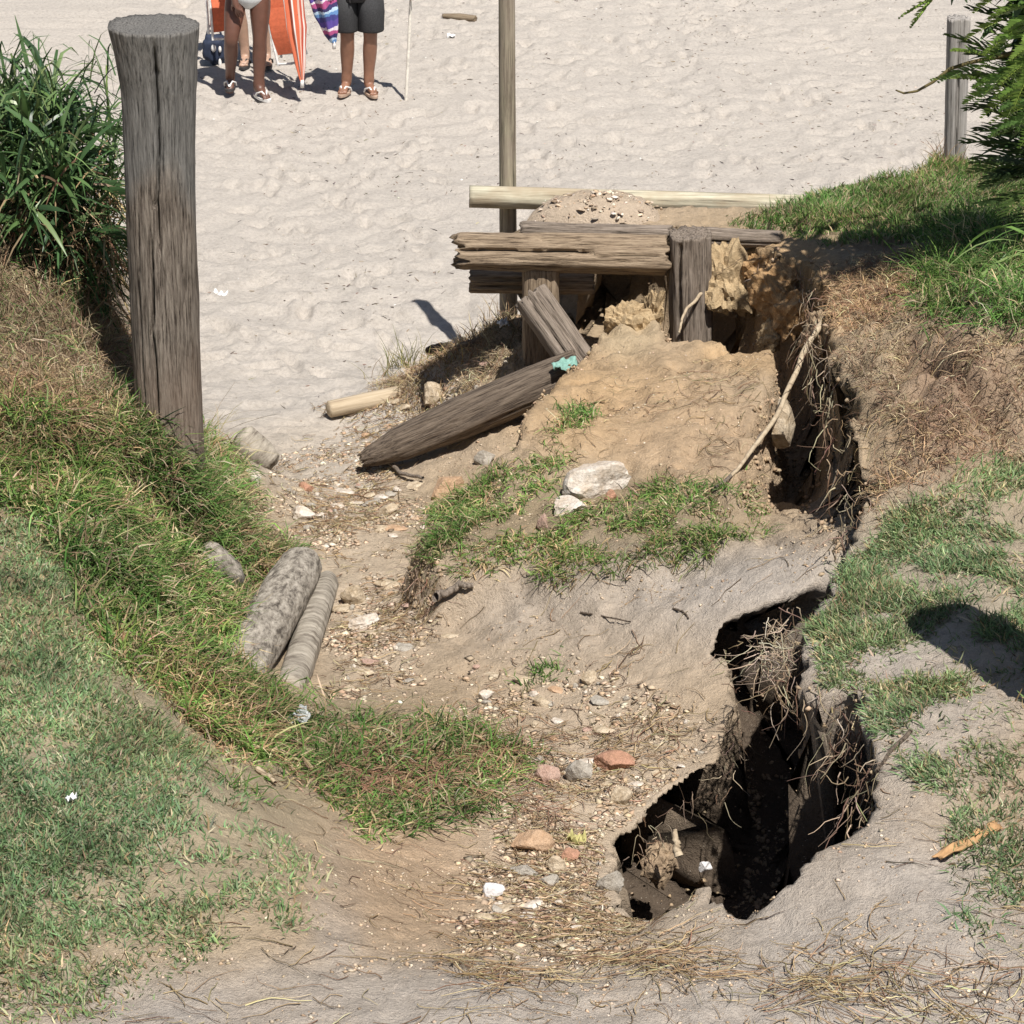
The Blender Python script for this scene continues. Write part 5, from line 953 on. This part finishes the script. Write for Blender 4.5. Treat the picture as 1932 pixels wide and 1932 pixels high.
garment(pC, 'shirt', lambda c: 1.0 < c[2] < 1.46 and abs(c[0]) < .24, .012, mat_plain('white_shirt', (.7,.68,.65), .8))
for sg in (-1, 1): flipflop(pC, legC[sg], BLACKR, BLACKR)
# walking stick
c0 = atz(766, 189, 0.0); c0[2] = gz(c0[0], c0[1]); c1 = atY(775, 4, c0[1]+.02); c1 = c0+(c1-c0)*1.12
V, Fq, c = tubes(np.linspace(c0, c1, 6)[None], np.full((1, 6), .0135), np.array([[.8, .78, .74]]), 10)
tag(link('walking_stick', mesh_np('walking_stick', V, [Fq], c, True), mat_plain('cream_paint', (.72,.68,.6), .4)), 'thin straight cream walking stick planted in the sand beside the person in shorts', 'stick')
def mat_bands(name, cols, scale, wave=False):
    m, nt, b, N, L = newmat(name); tc = N('ShaderNodeTexCoord'); sx = N('ShaderNodeSeparateXYZ'); L(tc.outputs['Object'], sx.inputs[0])
    if wave:
        n = noise_node(nt, tc.outputs['Object'], 9, 3, .6); q = mathn(nt, 'ADD', mathn(nt, 'MULTIPLY', sx.outputs[2], scale), mathn(nt, 'MULTIPLY', n.outputs[0], .5)); q = mathn(nt, 'FRACT', q, 0)
    else:
        a = mathn(nt, 'ARCTAN2', sx.outputs[1], sx.outputs[0]); q = mathn(nt, 'FRACT', mathn(nt, 'MULTIPLY', a, scale), 0)
    r = ramp(nt, cols); r.color_ramp.interpolation = 'CONSTANT'; L(q, r.inputs[0]); L(r.outputs[0], b.inputs['Base Color']); b.inputs['Roughness'].default_value = .75; return m
def umbrella(name, label, p0, p1, prof, mat, tipmat, pleats=8, seed=0):
    p0 = np.array(p0); p1 = np.array(p1); L = float(np.linalg.norm(p1-p0)); r = empty(name, p0); tag(r, label, 'umbrella')
    M = frame_to(None, p0, p1); th = np.linspace(0, 2*np.pi, 64, endpoint=False); t = np.linspace(0, 1, 40); TH, T = np.meshgrid(th, t)
    R = np.interp(T, [a for a, b in prof], [b for a, b in prof])*(1+.28*np.cos(pleats*TH+T*2.5+fbm(T*3, T*0+seed, seed, 2)*2))*(1+.12*fbm(TH*1.5, T*5, seed, 2))
    V = np.stack([R*np.cos(TH), R*np.sin(TH), T*L], -1).reshape(-1, 3); i = np.arange(40*64).reshape(40, 64); j = np.roll(i, -1, 1)
    o = link('canopy', mesh_np('canopy', V, [np.stack([i[:-1], j[:-1], j[1:], i[1:]], -1).reshape(-1, 4)], np.ones((len(V), 3)), True), mat); o.parent = r; o.matrix_local = Matrix.Translation(-Vector(p0)) @ M
    for nm, a, b_, rr in (('tip', -.055, .012, .016), ('pole', L*.9, L+.35, .014)):
        V, Fq, c = tubes(np.array([[(0, 0, a), (0, 0, (a+b_)/2), (0, 0, b_)]]), np.full((1, 3), rr), np.array([[.8, .8, .8]]), 10)
        me = mesh_np(nm, np.r_[V, [[0, 0, a], [0, 0, b_]]], [Fq, np.array([[(k+1) % 10, k, 30] for k in range(10)]+[[20+k, 20+(k+1) % 10, 31] for k in range(10)])], None, True)
        q = link(nm, me, tipmat); q.parent = r; q.matrix_local = o.matrix_local.copy()
    return r
ORF = (.62,.15,.07)
hand = bA+np.array([.365, -.15, .80])
u0 = atY(570, 153, bA[1]-.22); u1 = hand+np.array([.0, .02, .12]); u1 = u0+(u1-u0)*1.35
umbrella('beach_umbrella', 'closed orange beach umbrella with pale stripes held point down with a white tip', u0, u1, [(0, .014), (.12, .036), (.45, .07), (.72, .07), (.8, .04), (.9, .062), (1, .03)], mat_bands('orange_stripes', [(0, ORF), (.55, (.72,.55,.45)), (.7, (.5,.09,.05)), (.85, (.75,.7,.66))], .95), WHITE, 6, 3)
v0 = atY(630, 80, bB[1]-.18); v1 = bB+np.array([-.30, -.12, 1.0]); v1 = v0+(v1-v0)*1.4
umbrella('beach_umbrella', 'closed blue and purple patterned beach umbrella with a white tip held beside the dark shorts', v0, v1, [(0, .02), (.1, .05), (.35, .085), (.7, .1), (.9, .07), (1, .03)], mat_bands('blue_pattern', [(0, (.05,.05,.22)), (.18, (.12,.25,.5)), (.3, (.45,.6,.75)), (.4, (.04,.03,.12)), (.55, (.4,.08,.22)), (.68, (.7,.62,.68)), (.78, (.1,.06,.3))], 4.2, True), WHITE, 5, 8)
def folded_chair(name, label, c, tilt, yaw, Lf, W):
    r = empty(name, c, yaw); tag(r, label, 'folding chair'); om = mat_plain('orange_canvas', ORF, .8, 40, .15); wm = mat_plain('white_tube', (.75,.74,.72), .35)
    ct, st = math.cos(tilt), math.sin(tilt)
    def rot(p): return (p[0]*ct-p[2]*st, p[1], p[0]*st+p[2]*ct)
    for nm, y, z0, z1 in (('seat', -.035, -.5, .05), ('backrest', .02, -.42, .32)):
        V = []; K = 8
        for k in range(K+1):
            for x in (-W/2, W/2): V.append(rot((x, y-.02*math.sin(math.pi*k/K)*1.5, z0*Lf+(z1-z0)*Lf*k/K)))
        me = bpy.data.meshes.new(nm); me.from_pydata(V, [], [(2*k, 2*k+1, 2*k+3, 2*k+2) for k in range(K)]); bm = bmesh.new(); bm.from_mesh(me); bmesh.ops.solidify(bm, geom=bm.faces[:], thickness=.006); bm.to_mesh(me); bm.free()
        o = link(nm, me, om); o.parent = r
    for x in (-W/2-.012, W/2+.012):
        for y, a, b_ in ((-.05, -.62, .2), (.035, -.55, .45)):
            V, Fq, cc = tubes(np.array([[rot((x, y, a*Lf)), rot((x*1.0, y, (a+b_)/2*Lf)), rot((x, y+.02, b_*Lf))]]), np.full((1, 3), .011), np.array([[.8, .8, .8]]), 8); o = link('frame_tube', mesh_np('frame_tube', V, [Fq], cc, True), wm); o.parent = r
    for z in (-.6, -.5):
        V, Fq, cc = tubes(np.array([[rot((-W/2-.012, -.05+.08*(z > -.55), z*Lf)), rot((0, -.05+.08*(z > -.55), z*Lf-.01)), rot((W/2+.012, -.05+.08*(z > -.55), z*Lf))]]), np.full((1, 3), .011), np.array([[.8, .8, .8]]), 8); o = link('cross_tube', mesh_np('cross_tube', V, [Fq], cc, True), wm); o.parent = r
    return r
folded_chair('folded_chair', 'folded orange canvas beach chair with white tubes hanging right of the dark skinned legs', atY(531, 20, bA[1]+.55), .22, -.4, .72, .22)
folded_chair('folded_chair', 'folded orange canvas beach chair with white feet hanging left of the dark skinned person', atY(413, 2, bA[1]+.6), .02, .5, .5, .17)
def bag(name, label, c, rx, ry, rz, mat, pmat):
    bm = bmesh.new(); bmesh.ops.create_icosphere(bm, subdivisions=4, radius=1)
    for v in bm.verts:
        d = v.co.copy(); n = float(fbm(d.x*2+3, d.z*2+d.y, 5, 3)); k = 1+.22*n
        v.co = Vector((rx*k*math.copysign(abs(d.x)**.7, d.x), ry*k*math.copysign(abs(d.y)**.8, d.y), rz*k*math.copysign(abs(d.z)**.7, d.z)))
    me = bpy.data.meshes.new('bag_body'); bm.to_mesh(me); bm.free()
    for p in me.polygons: p.use_smooth = True
    r = empty(name, c); tag(r, label, 'bag'); o = link('bag_body', me, mat); o.parent = r
    a = np.linspace(0, np.pi, 10); V, Fq, cc = tubes(np.array([np.c_[np.cos(a)*rx*.6, a*0, rz*.8+np.sin(a)*.12]]), np.full((1, 10), .01), np.array([[.1, .1, .1]]), 6); h = link('handle', mesh_np('handle', V, [Fq], cc, True), mat); h.parent = r
    for x, z, w_, h_ in ((-.0, .03, .022, .035), (.055, .02, .014, .03), (.05, -.1, .015, .04)):
        bm = bmesh.new(); bmesh.ops.create_icosphere(bm, subdivisions=2, radius=1)
        for v in bm.verts: v.co = Vector((v.co.x*w_, v.co.y*.02, v.co.z*h_))
        me = bpy.data.meshes.new('patch'); bm.to_mesh(me); bm.free(); q = link('patch', me, pmat); q.parent = r; q.location = (x, -ry*1.02, z)
bq = atz(404, 125, 0.0); bag('beach_bag', 'dark navy beach bag with white patches standing on the sand by the left flip flop', (bq[0], bq[1]+.1, gz(bq[0], bq[1])+.125), .105, .08, .125, mat_plain('navy_cloth', (.025,.035,.065), .8), WHITE)
